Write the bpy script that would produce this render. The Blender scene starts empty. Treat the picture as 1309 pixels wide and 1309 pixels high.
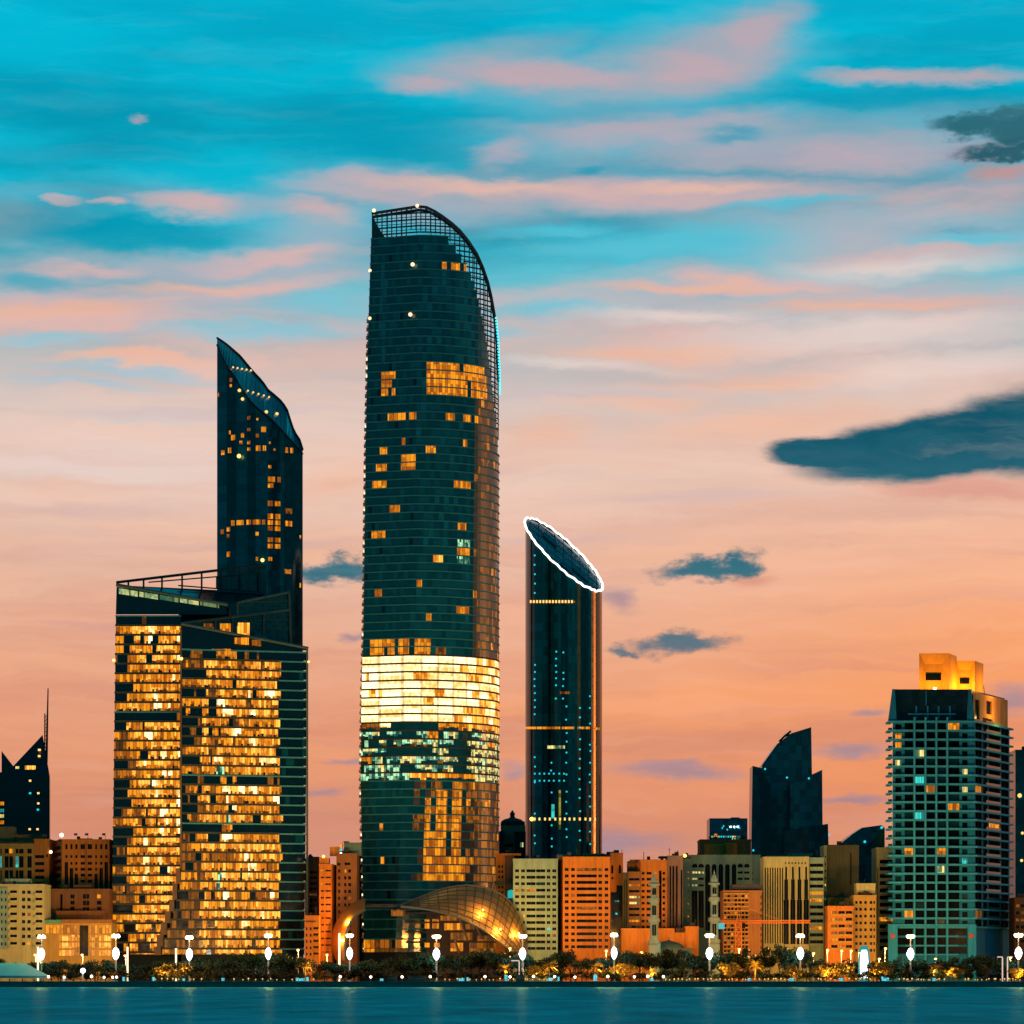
import bpy, math, random
from mathutils import Vector, Matrix
R = random.Random(7)
sc = bpy.context.scene
COL = sc.collection
# ---------------------------------------------------------------- survey: the lens, and points of the place read off it
F, CX, HY, H = 4500.0, 654.5, 1245.0, 4.9       # focal length in picture units, centre, horizon row, eye height (m)
G = 1.8                                          # ground level of the shore
def X(px, Y): return (px - CX) * Y / F
def Z(py, Y): return H + (HY - py) * Y / F
def lin(c): 
    return tuple(((v/255)/12.92 if v/255 <= .04045 else ((v/255+.055)/1.055)**2.4) for v in c)
def interp(tab, t):
    if t <= tab[0][0]: return tab[0][1]
    for (a, va), (b, vb) in zip(tab, tab[1:]):
        if t <= b: return va + (vb-va)*(t-a)/(b-a)
    return tab[-1][1]
# ---------------------------------------------------------------- mesh builder
class MB:
    def __init__(s): s.v=[]; s.f=[]; s.m=[]
    def poly(s, pts, m=0):
        i=len(s.v); s.v += [tuple(p) for p in pts]; s.f.append(tuple(range(i,i+len(pts)))); s.m.append(m)
    def box(s, x0,x1,y0,y1,z0,z1,m=0):
        i=len(s.v)
        s.v += [(x0,y0,z0),(x1,y0,z0),(x1,y1,z0),(x0,y1,z0),(x0,y0,z1),(x1,y0,z1),(x1,y1,z1),(x0,y1,z1)]
        for f in ((0,3,2,1),(4,5,6,7),(0,1,5,4),(1,2,6,5),(2,3,7,6),(3,0,4,7)): s.f.append(tuple(i+k for k in f)); s.m.append(m)
    def prism(s, ring, z0, z1, m=0, mtop=None):      # ring counter-clockwise from above
        n=len(ring); i=len(s.v)
        a=z0 if isinstance(z0,(list,tuple)) else [z0]*n; b=z1 if isinstance(z1,(list,tuple)) else [z1]*n
        s.v += [(p[0],p[1],a[k]) for k,p in enumerate(ring)] + [(p[0],p[1],b[k]) for k,p in enumerate(ring)]
        for k in range(n):
            j=(k+1)%n; s.f.append((i+k,i+j,i+n+j,i+n+k)); s.m.append(m)
        s.f.append(tuple(i+n+k for k in range(n))); s.m.append(m if mtop is None else mtop)
        s.f.append(tuple(i+k for k in reversed(range(n)))); s.m.append(m)
    def tube(s, pts, r, n=6, m=0, closed=False):
        pts=[Vector(p) for p in pts]; N=len(pts); base=len(s.v)
        rr = r if isinstance(r,(list,tuple)) else [r]*N
        for k,p in enumerate(pts):
            a=pts[(k-1)%N] if (k or closed) else p; b=pts[(k+1)%N] if (k<N-1 or closed) else p
            t=(b-a).normalized(); u=t.cross(Vector((0,0,1)))
            if u.length<.05: u=t.cross(Vector((0,1,0)))
            u.normalize(); w=u.cross(t)
            for q in range(n):
                an=2*math.pi*q/n; s.v.append(tuple(p+(u*math.cos(an)+w*math.sin(an))*rr[k]))
        for k in range(N if closed else N-1):
            for q in range(n):
                a=base+k*n; b=base+((k+1)%N)*n; q2=(q+1)%n
                s.f.append((a+q,a+q2,b+q2,b+q)); s.m.append(m)
        if not closed:
            s.f.append(tuple(base+q for q in reversed(range(n)))); s.m.append(m)
            s.f.append(tuple(base+(N-1)*n+q for q in range(n))); s.m.append(m)
    def lathe(s, prof, cx, cy, n=12, m=0):           # prof: (radius, z) from bottom to top
        base=len(s.v)
        for r,z in prof:
            for q in range(n):
                an=2*math.pi*q/n; s.v.append((cx+r*math.cos(an),cy+r*math.sin(an),z))
        for k in range(len(prof)-1):
            for q in range(n):
                q2=(q+1)%n; s.f.append((base+k*n+q,base+k*n+q2,base+(k+1)*n+q2,base+(k+1)*n+q)); s.m.append(m)
        s.f.append(tuple(base+q for q in reversed(range(n)))); s.m.append(m)
        e=base+(len(prof)-1)*n; s.f.append(tuple(e+q for q in range(n))); s.m.append(m)
    def ball(s, c, r, m=0, sz=None):
        sz = sz or r
        s.lathe([(max(.02,r*math.cos(a)), c[2]+sz*math.sin(a)) for a in [math.radians(-85+17*k) for k in range(11)]], c[0], c[1], 12, m)
    def mesh(s, name, mats, off=(0,0,0), smooth=False):
        me=bpy.data.meshes.new(name); o=off
        me.from_pydata([(v[0]-o[0],v[1]-o[1],v[2]-o[2]) for v in s.v],[],s.f)
        for mt in (mats if isinstance(mats,(list,tuple)) else [mats]): me.materials.append(mt)
        me.polygons.foreach_set('material_index', s.m)
        if smooth: me.polygons.foreach_set('use_smooth',[True]*len(s.f))
        me.update(); return me
def tag(o, label=None, cat=None, group=None, kind=None):
    if label: o['label']=label
    if cat: o['category']=cat
    if group: o['group']=group
    if kind: o['kind']=kind
    return o
def link(name, data, parent=None, loc=(0,0,0), rz=0):
    o=bpy.data.objects.new(name, data); COL.objects.link(o); o.location=loc; o.rotation_euler=(0,0,rz)
    if parent: o.parent=parent
    return o
def dup(root, loc, rz=0, sc_=1, label=None, group=None):
    def cp(o, par):
        c=o.copy(); COL.objects.link(c); c.parent=par
        for ch in kids[o.name]: cp(ch,c)
        return c
    kids={}
    def scan(o):
        kids[o.name]=list(o.children)
        for ch in o.children: scan(ch)
    scan(root); r=cp(root,None); r.location=loc; r.rotation_euler=(0,0,rz)
    r.scale=sc_ if isinstance(sc_,tuple) else (sc_,)*3
    if label: r['label']=label
    if group: r['group']=group
    return r
# ---------------------------------------------------------------- materials
MATS={}
def nt(name):
    m=bpy.data.materials.new(name); m.use_nodes=True; t=m.node_tree
    return m,t,t.nodes['Principled BSDF']
def wall(name, col, rough=.85, var=.22, srgb=False, spec=.2):
    if name in MATS: return MATS[name]
    m,t,b=nt(name); N=t.nodes; L=t.links
    g=N.new('ShaderNodeNewGeometry')
    def nz(scl,det):
        mp=N.new('ShaderNodeMapping'); mp.inputs['Scale'].default_value=scl
        no=N.new('ShaderNodeTexNoise'); no.inputs['Scale'].default_value=1; no.inputs['Detail'].default_value=det; no.inputs['Roughness'].default_value=.65
        L.new(g.outputs['Position'],mp.inputs[0]); L.new(mp.outputs[0],no.inputs['Vector']); return no.outputs['Fac']
    a=nz((.30,.30,.12),6); c=nz((1.3,1.3,.07),4)
    av=N.new('ShaderNodeMath'); av.operation='MULTIPLY_ADD'; L.new(c,av.inputs[0]); av.inputs[1].default_value=.55
    h=N.new('ShaderNodeMath'); h.operation='MULTIPLY'; L.new(a,h.inputs[0]); h.inputs[1].default_value=.45; L.new(h.outputs[0],av.inputs[2])
    r=N.new('ShaderNodeMapRange'); r.inputs[1].default_value=.32; r.inputs[2].default_value=.68; L.new(av.outputs[0],r.inputs[0])
    mx=N.new('ShaderNodeMix'); mx.data_type='RGBA'
    mx.inputs[6].default_value=tuple(k*(1-var*1.3) for k in col)+(1,); mx.inputs[7].default_value=tuple(min(1,k*(1+var)) for k in col)+(1,)
    L.new(r.outputs[0],mx.inputs[0]); L.new(mx.outputs[2],b.inputs['Base Color'])
    b.inputs['Roughness'].default_value=rough; b.inputs['Specular IOR Level'].default_value=spec
    MATS[name]=m; return m
def glass(name, col, rough=.12, metal=0., spec=.5, wav=.0):
    if name in MATS: return MATS[name]
    m,t,b=nt(name); N=t.nodes; L=t.links
    b.inputs['Base Color'].default_value=col+(1,); b.inputs['Roughness'].default_value=rough
    b.inputs['Metallic'].default_value=metal; b.inputs['Specular IOR Level'].default_value=spec
    g=N.new('ShaderNodeNewGeometry'); no=N.new('ShaderNodeTexNoise'); no.inputs['Scale'].default_value=.33; no.inputs['Detail'].default_value=2
    L.new(g.outputs['Position'],no.inputs['Vector'])
    r=N.new('ShaderNodeMapRange'); r.inputs[3].default_value=max(.02,rough-.08); r.inputs[4].default_value=rough+.12
    L.new(no.outputs['Fac'],r.inputs[0]); L.new(r.outputs[0],b.inputs['Roughness'])
    mx=N.new('ShaderNodeMix'); mx.data_type='RGBA'; mx.inputs[6].default_value=tuple(c*.55 for c in col)+(1,); mx.inputs[7].default_value=tuple(c*1.5 for c in col)+(1,)
    L.new(no.outputs['Fac'],mx.inputs[0]); L.new(mx.outputs[2],b.inputs['Base Color'])
    MATS[name]=m; return m
def emit(name, col, st, dim=None, cell=(1.4,3.9), contrast=.5, sharp=.25, cellw=.55, mull=.72):
    """a lit room, lamp or part given its own glow; with dim, each bay between mullions has its own brightness and the room's lamps and blinds vary within it"""
    if name in MATS: return MATS[name]
    m,t,b=nt(name); N=t.nodes; L=t.links
    b.inputs['Base Color'].default_value=(.01,.01,.01,1); b.inputs['Roughness'].default_value=.3; b.inputs['Specular IOR Level'].default_value=.2
    b.inputs['Emission Color'].default_value=col+(1,); b.inputs['Emission Strength'].default_value=st
    if dim:
        def mm(op,a,c=None):
            n=N.new('ShaderNodeMath'); n.operation=op
            for i,v in enumerate((a,c)):
                if v is None: continue
                if isinstance(v,(int,float)): n.inputs[i].default_value=v
                else: L.new(v,n.inputs[i])
            return n.outputs[0]
        g=N.new('ShaderNodeNewGeometry'); sp=N.new('ShaderNodeSeparateXYZ'); L.new(g.outputs['Position'],sp.inputs[0])
        hx=mm('ADD',sp.outputs[0],mm('MULTIPLY',sp.outputs[1],.6))
        fx=mm('DIVIDE',hx,cell[0]); cx_=mm('FLOOR',fx); cz=mm('FLOOR',mm('DIVIDE',sp.outputs[2],cell[1]))
        cv=N.new('ShaderNodeCombineXYZ'); L.new(cx_,cv.inputs[0]); L.new(cz,cv.inputs[1]); wn=N.new('ShaderNodeTexWhiteNoise'); wn.noise_dimensions='2D'; L.new(cv.outputs[0],wn.inputs['Vector'])
        mp=N.new('ShaderNodeMapping'); mp.inputs['Scale'].default_value=(.8,.8,.55)
        no=N.new('ShaderNodeTexNoise'); no.inputs['Scale'].default_value=1; no.inputs['Detail'].default_value=1.5; no.inputs['Roughness'].default_value=.5
        L.new(g.outputs['Position'],mp.inputs[0]); L.new(mp.outputs[0],no.inputs['Vector'])
        v=mm('ADD',mm('MULTIPLY',wn.outputs['Value'],cellw),mm('MULTIPLY',no.outputs['Fac'],1-cellw))
        r=N.new('ShaderNodeMapRange'); r.interpolation_type='SMOOTHSTEP'; r.inputs[1].default_value=contrast-sharp; r.inputs[2].default_value=contrast+sharp
        L.new(v,r.inputs[0])
        mx=N.new('ShaderNodeMix'); mx.data_type='RGBA'; mx.inputs[6].default_value=dim+(1,); mx.inputs[7].default_value=col+(1,)
        L.new(r.outputs[0],mx.inputs[0]); L.new(mx.outputs[2],b.inputs['Emission Color'])
        fr=mm('FRACT',fx); ml=mm('GREATER_THAN',mm('ABSOLUTE',mm('SUBTRACT',fr,.5)),.435)   # mullions
        L.new(mm('MULTIPLY',mm('SUBTRACT',1.,mm('MULTIPLY',ml,mull)),st),b.inputs['Emission Strength'])
    m.cycles.emission_sampling='NONE' if st<30 else 'AUTO'
    MATS[name]=m; return m
def plain(name, col, rough=.6, metal=0):
    if name in MATS: return MATS[name]
    m,t,b=nt(name); b.inputs['Base Color'].default_value=col+(1,); b.inputs['Roughness'].default_value=rough; b.inputs['Metallic'].default_value=metal
    MATS[name]=m; return m

GL   = glass('curtain glass teal', (.003,.062,.068), .10, 0, .7)
GL2  = glass('curtain glass deep', (.002,.012,.017), .12, 0, .5)
GLM  = glass('curtain glass bronze sheen', (.10,.10,.09), .16, .75, .5)
EDGE = wall('slab edge', (.07,.36,.31), .6)
EDGEB= wall('slab edge backlit', (.06,.075,.04), .6)  # darker copy for slabs before lit rooms; backlit look put into the colour
EDGET= wall('slab edge tower', (.035,.25,.225), .6)
EDGED= wall('slab edge backlit tower', (.05,.05,.03), .6)  # the tower's slabs at lit floors, backlit contrast put into their colour
WIN  = glass('window glass dark', (.0025,.006,.009), .22, 0, .03)
WINT = glass('window glass teal', (.004,.03,.035), .15, 0, .4)
STEEL= plain('painted steel', (.03,.05,.05), .5, .3)
W_DIM = emit('room dim amber', (.36,.10,.006), 1, (.06,.022,.004))
W_OR  = emit('room amber', (1.15,.38,.012), 1.0, (.34,.075,.003), (1.4,3.9), .5, .3)
W_BR  = emit('room bright amber', (1.8,.80,.10), 1.0, (.75,.19,.004), (1.3,3.97), .54, .24)
W_HOT = emit('room white hot', (2.2,1.75,.92), 1.0, (1.25,.62,.10), (7.8,3.53), .44, .26, .35, .45)
W_GRN = emit('room green lit', (.62,1.15,.62), 1.0, (.004,.085,.065), (1.0,3.53), .56, .22, .5)
W_PAL = emit('room pale lit', (1.4,1.0,.30), 1.0, (.04,.15,.08), (1.0,3.53), .55, .24, .5)
W_CY  = emit('room cyan lit', (.05,.80,.70), 1.0, (.02,.2,.2))
LAMPW = emit('lamp warm', (1,.80,.55), 7)
LAMPC = emit('lamp cool', (.80,.97,1.0), 5)
LAMPO = emit('lamp orange', (1,.42,.08), 5)
LAMPB=emit('beacon glow',(1.6,.95,.55),1.2)
DOTC  = emit('dot cyan', (.02,.75,.85), 1.0)
DOTO  = emit('dot amber', (1.4,.75,.2), 1.2)
NEON  = emit('neon white', (1.0,.93,.85), 3.0)
# ---------------------------------------------------------------- building kit
WMESH={}
def window_mesh(w,h,mat):
    k=(round(w,2),round(h,2),mat.name)
    if k not in WMESH:
        b=MB(); b.box(-w/2,w/2,-.05,.05,-h/2,h/2,0)
        if w>1.1: b.box(-.05,.05,-.11,-.052,-h/2,h/2,1)
        b.box(-w/2,w/2,-.11,-.052,-h/2,-h/2+.09,1)
        WMESH[k]=b.mesh('window',[mat,STEEL])
    return WMESH[k]
RR=random.Random(21); ROOFD=wall('roof clutter dark',(.05,.05,.045))
class Bld:
    def __init__(s, name, label, cat, px, Y, group=None):
        s.o=Vector((X(px,Y),Y,G)); s.root=link(name,None,None,s.o); s.root.empty_display_size=5
        tag(s.root,label,cat,group); s.win=[]; s.Y=Y
    def add(s, name, b, mats, parent=None, smooth=False, label=None):
        o=link(name, b.mesh(name,mats,s.o,smooth), parent or s.root)
        if label: o['label']=label
        return o
    def facade(s, b, p0, p1, zb, zt, ops, rec=.35, m=0):
        p0=Vector(p0); p1=Vector(p1); d=p1-p0; Lh=d.length; d/=Lh; n=Vector((d.y,-d.x))
        ops=[(max(.02,a),min(Lh-.02,c),max(.02,e),min(zt-zb-.02,g),mt,ar) for a,c,e,g,mt,ar in ops]
        ops=[o for o in ops if o[1]-o[0]>.1 and o[3]-o[2]>.1]
        q=lambda v: round(v,3)
        us=sorted({0,q(Lh)}|{q(o[0]) for o in ops}|{q(o[1]) for o in ops}); vs=sorted({0,q(zt-zb)}|{q(o[2]) for o in ops}|{q(o[3]) for o in ops})
        ui={u:i for i,u in enumerate(us)}; vi={v:i for i,v in enumerate(vs)}; hole=set()
        for o in ops:
            for i in range(ui[q(o[0])],ui[q(o[1])]):
                for j in range(vi[q(o[2])],vi[q(o[3])]): hole.add((i,j))
        def P(u,v,dp=0): w=p0+d*u-n*dp; return (w.x,w.y,zb+v)
        for i in range(len(us)-1):
            j=0
            while j<len(vs)-1:
                if (i,j) in hole: j+=1; continue
                k=j
                while k<len(vs)-1 and (i,k) not in hole: k+=1
                b.poly([P(us[i],vs[j]),P(us[i+1],vs[j]),P(us[i+1],vs[k]),P(us[i],vs[k])],m); j=k
        ang=math.atan2(d.y,d.x)
        for a,c,e,g,mt,ar in ops:
            for (u0,v0),(u1,v1) in (((a,e),(a,g)),((a,g),(c,g)),((c,g),(c,e)),((c,e),(a,e))):
                b.poly([P(u0,v0),P(u1,v1),P(u1,v1,rec),P(u0,v0,rec)],m)
            if ar:
                r=(c-a)/2; cu=(a+c)/2
                for sg in (-1,1):
                    arc=[(cu+sg*r*math.cos(t),g-r+r*math.sin(t)) for t in [math.pi/2*k/5 for k in range(6)]]
                    for (x0,y0),(x1,y1) in zip(arc,arc[1:]):
                        tri=[P(cu+sg*r,g),P(x1,y1),P(x0,y0)]
                        b.poly(tri if sg>0 else tri[::-1],m)
            c3=P((a+c)/2,(e+g)/2,rec-.02); s.win.append((c3,ang,c-a,g-e,mt))
    def block(s, x0,x1,yt,mat, ops=(), dep=22, Y=None, yb=None, skl=0, skr=0, lops=(), rops=(), rec=.35, cap=True, name='wall'):
        """a wing: front wall x0..x1 up to row yt, side walls running back to skl / skr, flat roof with parapet"""
        Y=Y or s.Y; zb=G if yb is None else Z(yb,Y); zt=Z(yt,Y)
        a=(X(x0,Y),Y); c=(X(x1,Y),Y); bk=Y+dep; e=(X(x1+skr,bk),bk); f=(X(x0+skl,bk),bk)
        if skr==0: e=(c[0],bk)
        if skl==0: f=(a[0],bk)
        b=MB()
        s.facade(b,a,c,zb,zt,[(X(o[0],Y)-a[0],X(o[1],Y)-a[0],Z(o[3],Y)-zb,Z(o[2],Y)-zb,o[4],len(o)>5 and o[5]) for o in ops],rec)
        def side(p,q_,grid):
            Lh=(Vector(q_)-Vector(p)).length
            return [(Lh*u0,Lh*u1,Z(r1,Y)-zb,Z(r0,Y)-zb,mt,False) for u0,u1,r0,r1,mt in grid]
        s.facade(b,c,e,zb,zt,side(c,e,rops)); s.facade(b,e,f,zb,zt,[]); s.facade(b,f,a,zb,zt,side(f,a,lops))
        b.poly([(a[0],a[1],zt),(c[0],c[1],zt),(e[0],e[1],zt),(f[0],f[1],zt)])
        o=s.add(name,b,mat)
        if cap:
            b=MB(); t=.35; g=.12
            ring=[(a[0]-g,a[1]-g),(c[0]+g,c[1]-g),(e[0]+g,e[1]+g),(f[0]-g,f[1]+g)]; inn=[(a[0]+t,a[1]+t),(c[0]-t,c[1]+t),(e[0]-t,e[1]-t),(f[0]+t,f[1]-t)]
            z0,z1=zt+.003,zt+.9
            for k in range(4):
                j=(k+1)%4
                b.prism([ring[k],ring[j],inn[j],inn[k]],z0,z1)
            s.add('parapet',b,mat)
            wd=c[0]-a[0]
            if wd>4 and dep>=12:
                for k in range(RR.randint(1,3)+int(wd>12)):
                    bw,bd,bh=RR.uniform(.8,2.2),RR.uniform(1,2),RR.uniform(1.5,2.9); bx=RR.uniform(a[0]+.6,c[0]-.6-bw); by=Y+RR.uniform(1.2,5)
                    b=MB()
                    if RR.random()<.3: b.lathe([(.7,zt+.005),(.75,zt+bh*.8),(.3,zt+bh)],bx+.8,by+.8,10); s.add('water_tank',b,ROOFD)
                    else: b.box(bx,bx+bw,by,by+bd,zt+.005,zt+bh); b.box(bx+.1,bx+bw-.1,by-.05,by-.002,zt+bh*.4,zt+bh*.9); s.add('air_unit',b,ROOFD)
                if RR.random()<.5:
                    bx=RR.uniform(a[0]+.5,c[0]-.5); b=MB(); hh=RR.uniform(2.5,5.5); b.tube([(bx,Y+2,zt+.01),(bx,Y+2,zt+hh)],.09,4); b.tube([(bx-.7,Y+2,zt+hh*.8),(bx+.7,Y+2,zt+hh*.8)],.05,4); s.add('antenna',b,STEEL)
        return o
    def roofbox(s, x0,x1,y0,y1,mat,name='roof_plant_room',Y=None,dep=6,back=3):
        Y=Y or s.Y; b=MB(); b.box(X(x0,Y),X(x1,Y),Y+back,Y+back+dep,Z(y1,Y)+.01,Z(y0,Y)); return s.add(name,b,mat)
    def mast(s, x, y0, y1, Y=None, r=.12, name='antenna'):
        Y=Y or s.Y+5; b=MB(); b.tube([(X(x,Y),Y,Z(y1,Y)-.5),(X(x,Y),Y,Z(y0,Y))],r,5); return s.add(name,b,STEEL)
    def beacon(s, x, y, Y=None, r=.75, mat=None):
        Y=Y or s.Y-.5; b=MB(); b.ball((X(x,Y),Y,Z(y,Y)),r); return s.add('beacon',b,mat or LAMPO,smooth=True)
    def finish(s, name='window'):
        w=sorted(s.win, key=lambda w:-(w[2]*w[3]+(20 if w[4] not in (WIN,WINT) else 0)))
        for c,a,ww,hh,mt in w[:100]:
            link(name, window_mesh(ww,hh,mt), s.root, Vector(c)-s.o, a)
        if len(w)>100:
            b=MB(); ml=[]
            for c,a,ww,hh,mt in w[100:]:
                if mt not in ml: ml.append(mt)
                M=Matrix.Translation(c)@Matrix.Rotation(a,4,'Z')
                q=MB(); q.box(-ww/2,ww/2,-.05,.05,-hh/2,hh/2)
                i=len(b.v); b.v+=[tuple(M@Vector(v)) for v in q.v]; b.f+=[tuple(i+k for k in f) for f in q.f]; b.m+=[ml.index(mt)]*6
            o=s.add('small_window',b,ml); o['kind']='stuff'
def pick(p, *opts):
    r=R.random()
    for pr,m in opts:
        if r<pr: return m
        r-=pr
    return p
def grid(cols, y0, pitch, n, h, mat=None, lit=()):
    out=[]
    for k in range(n):
        for c in cols:
            out.append((c[0],c[1],y0+k*pitch,y0+k*pitch+h,mat or pick(WIN,*lit)))
    return out
LIT=((.035,W_OR),(.02,W_CY),(.03,W_DIM))
exec_order=[]
# ================================================================ camera
cam=bpy.data.cameras.new('camera'); co=bpy.data.objects.new('camera',cam); COL.objects.link(co); sc.camera=co
co.location=(0,0,H); co.rotation_euler=(math.pi/2,0,0)
cam.sensor_width=36; cam.lens=36*F/1309; cam.shift_y=(HY-654.5)/1309; cam.clip_start=1; cam.clip_end=30000
# ================================================================ sky: dusk gradient, streaked clouds, all as functions of the direction
w=bpy.data.worlds.new("World"); sc.world=w; w.use_nodes=True; T=w.node_tree; T.nodes.clear()
def nd(t,**k):
    n=T.nodes.new(t)
    for a,b in k.items(): setattr(n,a,b)
    return n
def mth(op,a,b=None,c=None):
    n=nd('ShaderNodeMath',operation=op)
    for i,v in enumerate((a,b,c)):
        if v is None: continue
        if isinstance(v,(int,float)): n.inputs[i].default_value=v
        else: T.links.new(v,n.inputs[i])
    return n.outputs[0]
def mixc(f,a,b):
    n=nd('ShaderNodeMix',data_type='RGBA')
    for i,v in ((0,f),(6,a),(7,b)):
        if isinstance(v,(int,float)): n.inputs[i].default_value=v
        elif isinstance(v,tuple): n.inputs[i].default_value=v+(1,) if len(v)==3 else v
        else: T.links.new(v,n.inputs[i])
    return n.outputs[2]
def ramp(f,stops):
    n=nd('ShaderNodeValToRGB'); el=n.color_ramp.elements
    while len(el)>1: el.remove(el[-1])
    for k,(p,c) in enumerate(stops):
        e=el[0] if k==0 else el.new(p)
        e.position=p; e.color=c+(1,)
    T.links.new(f,n.inputs[0]); return n.outputs[0]
def rng(f,a,b,c=0.,d=1.,smooth=True):
    n=nd('ShaderNodeMapRange'); n.interpolation_type='SMOOTHSTEP' if smooth else 'LINEAR'
    for i,v in ((1,a),(2,b),(3,c),(4,d)): n.inputs[i].default_value=v
    T.links.new(f,n.inputs[0]); return n.outputs[0]
def noise(vec,scale,detail=5,rough=.55,sc3=(1,1,1),loc=(0,0,0)):
    mp=nd('ShaderNodeMapping'); mp.inputs['Scale'].default_value=sc3; mp.inputs['Location'].default_value=loc; T.links.new(vec,mp.inputs[0])
    n=nd('ShaderNodeTexNoise'); n.inputs['Scale'].default_value=scale; n.inputs['Detail'].default_value=detail; n.inputs['Roughness'].default_value=rough
    T.links.new(mp.outputs[0],n.inputs['Vector']); return n
tc=nd('ShaderNodeTexCoord'); sx=nd('ShaderNodeSeparateXYZ'); T.links.new(tc.outputs['Generated'],sx.inputs[0])
az=mth('ARCTAN2',sx.outputs[0],sx.outputs[1])
hyp=mth('SQRT',mth('ADD',mth('MULTIPLY',sx.outputs[0],sx.outputs[0]),mth('MULTIPLY',sx.outputs[1],sx.outputs[1])))
ele=mth('DIVIDE',sx.outputs[2],mth('MAXIMUM',hyp,.02))
# sky coordinates in thousandths of a 1309-unit frame: u to the east, v down from high to the horizon (1.245)
u=mth('ADD',mth('MULTIPLY',az,4.5),.6545); v=mth('SUBTRACT',1.245,mth('MULTIPLY',ele,4.5))
cb=nd('ShaderNodeCombineXYZ'); T.links.new(u,cb.inputs[0]); T.links.new(v,cb.inputs[1]); uv=cb.outputs[0]
n1=noise(uv,1,6,.6,(3.2,11,1)); n2=noise(uv,1,5,.6,(14,34,1),(3,5,0))
def off(n,amt):
    q=nd('ShaderNodeVectorMath',operation='SUBTRACT'); T.links.new(n.outputs['Color'],q.inputs[0]); q.inputs[1].default_value=(.5,.5,.5)
    r=nd('ShaderNodeVectorMath',operation='MULTIPLY'); T.links.new(q.outputs[0],r.inputs[0]); r.inputs[1].default_value=amt; return r.outputs[0]
def vadd(a,b):
    q=nd('ShaderNodeVectorMath',operation='ADD'); T.links.new(a,q.inputs[0]); T.links.new(b,q.inputs[1]); return q.outputs[0]
wv=vadd(vadd(uv,off(n1,(.16,.075,0))),off(n2,(.035,.022,0)))
n3=noise(uv,1,6,.62,(26,48,1),(1,8,0))
wd=vadd(vadd(vadd(uv,off(n1,(.06,.036,0))),off(n2,(.05,.030,0))),off(n3,(.022,.012,0)))
def blobs(vec,lst):
    tot=None
    for cx,cy,rx,ry,ang,st in lst:
        gd=nd('ShaderNodeTexGradient',gradient_type='SPHERICAL'); tm=gd.texture_mapping; tm.vector_type='TEXTURE'
        tm.translation=(cx/1000,cy/1000,0); tm.rotation=(0,0,math.radians(ang)); tm.scale=(1.15*rx/1000,1.15*ry/1000,1)
        T.links.new(vec,gd.inputs[0]); k=gd.outputs['Fac']
        if st!=1: k=mth('MULTIPLY',k,.35+.65*st)
        tot=k if tot is None else mth('MAXIMUM',tot,k)
    return mth('MULTIPLY',rng(tot,0,.72),1.0)
V=mth('DIVIDE',v,1.309)
S=lambda r,g,b: lin((r,g,b))
clear=ramp(V,[(0,S(0,188,217)),(.10,S(0,178,206)),(.22,S(10,184,210)),(.28,S(70,192,210)),(.34,S(120,192,205)),(.40,S(180,192,196)),(.48,S(222,194,184)),(.56,S(230,186,168)),(.64,S(231,169,140)),(.72,S(226,153,122)),(.80,S(208,142,118)),(.88,S(182,138,126)),(.95,S(170,140,140))])
deep=ramp(V,[(0,S(0,170,202)),(.12,S(0,152,180)),(.22,S(0,150,174)),(.30,S(40,170,192)),(.36,S(130,182,196)),(.45,S(205,188,184)),(.6,S(222,170,145)),(.8,S(202,130,102)),(1,S(165,135,135))])
pink=ramp(V,[(0,S(188,166,176)),(.08,S(202,168,174)),(.15,S(192,170,182)),(.22,S(222,178,172)),(.29,S(224,180,178)),(.34,S(232,184,170)),(.40,S(238,202,186)),(.47,S(240,204,186)),(.55,S(236,190,166)),(.65,S(238,170,134)),(.74,S(238,156,112)),(.84,S(220,144,116)),(.95,S(190,148,140))])
warm=ramp(V,[(0,S(215,170,175)),(.3,S(225,185,178)),(.44,S(238,188,160)),(.54,S(247,178,142)),(.62,S(253,164,106)),(.70,S(254,154,84)),(.78,S(240,146,96)),(.86,S(200,138,118)),(.95,S(175,140,138))])
st1=noise(wv,1,4,.5,(1.8,10,1),(1.7,.3,0)); st2=noise(wv,1,5,.55,(4,20,1),(7.7,4.3,0))
streak=rng(mth('ADD',mth('MULTIPLY',st1.outputs['Fac'],.7),mth('MULTIPLY',st2.outputs['Fac'],.3)),.44,.60)
deepm=rng(noise(uv,1,5,.6,(1.6,7,1),(2.2,9.1,0)).outputs['Fac'],.40,.62)
east=rng(u,.50,1.50)                                   # the sun went down beyond the east edge: more orange there
base=mixc(deepm,clear,deep)
base=mixc(mth('MULTIPLY',rng(v,.30,.52),.55),base,pink)
# high veil of rosy cloud, placed as in the evening's sky
P_=[(960,55,85,46,-18,.95),(905,78,150,45,-12,.85),(700,98,240,30,2,.75),(540,108,80,22,8,.7),(1180,102,160,14,3,.8),
    (830,165,240,28,-2,.72),(1050,195,300,34,3,.7),(640,200,70,24,-25,.5),(850,245,360,36,0,.85),(480,248,150,26,2,.9),(1200,262,220,40,-3,.65),
    (240,268,75,22,0,.95),(95,268,42,9,0,.9),(150,270,30,7,0,.8),(420,280,90,22,8,.7),(330,335,170,20,-4,.85),(110,345,110,13,4,.6),
    (110,420,230,36,-2,.8),(330,375,220,24,-6,.5),(640,385,190,20,0,.5),(1150,330,260,30,-2,.6),(960,370,330,28,-1,.75),(1150,400,300,50,0,.8),
    (820,430,260,30,0,.8),(240,465,260,16,-2,.8),(120,560,320,50,0,.7),(170,161,14,6,0,.8)]
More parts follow.
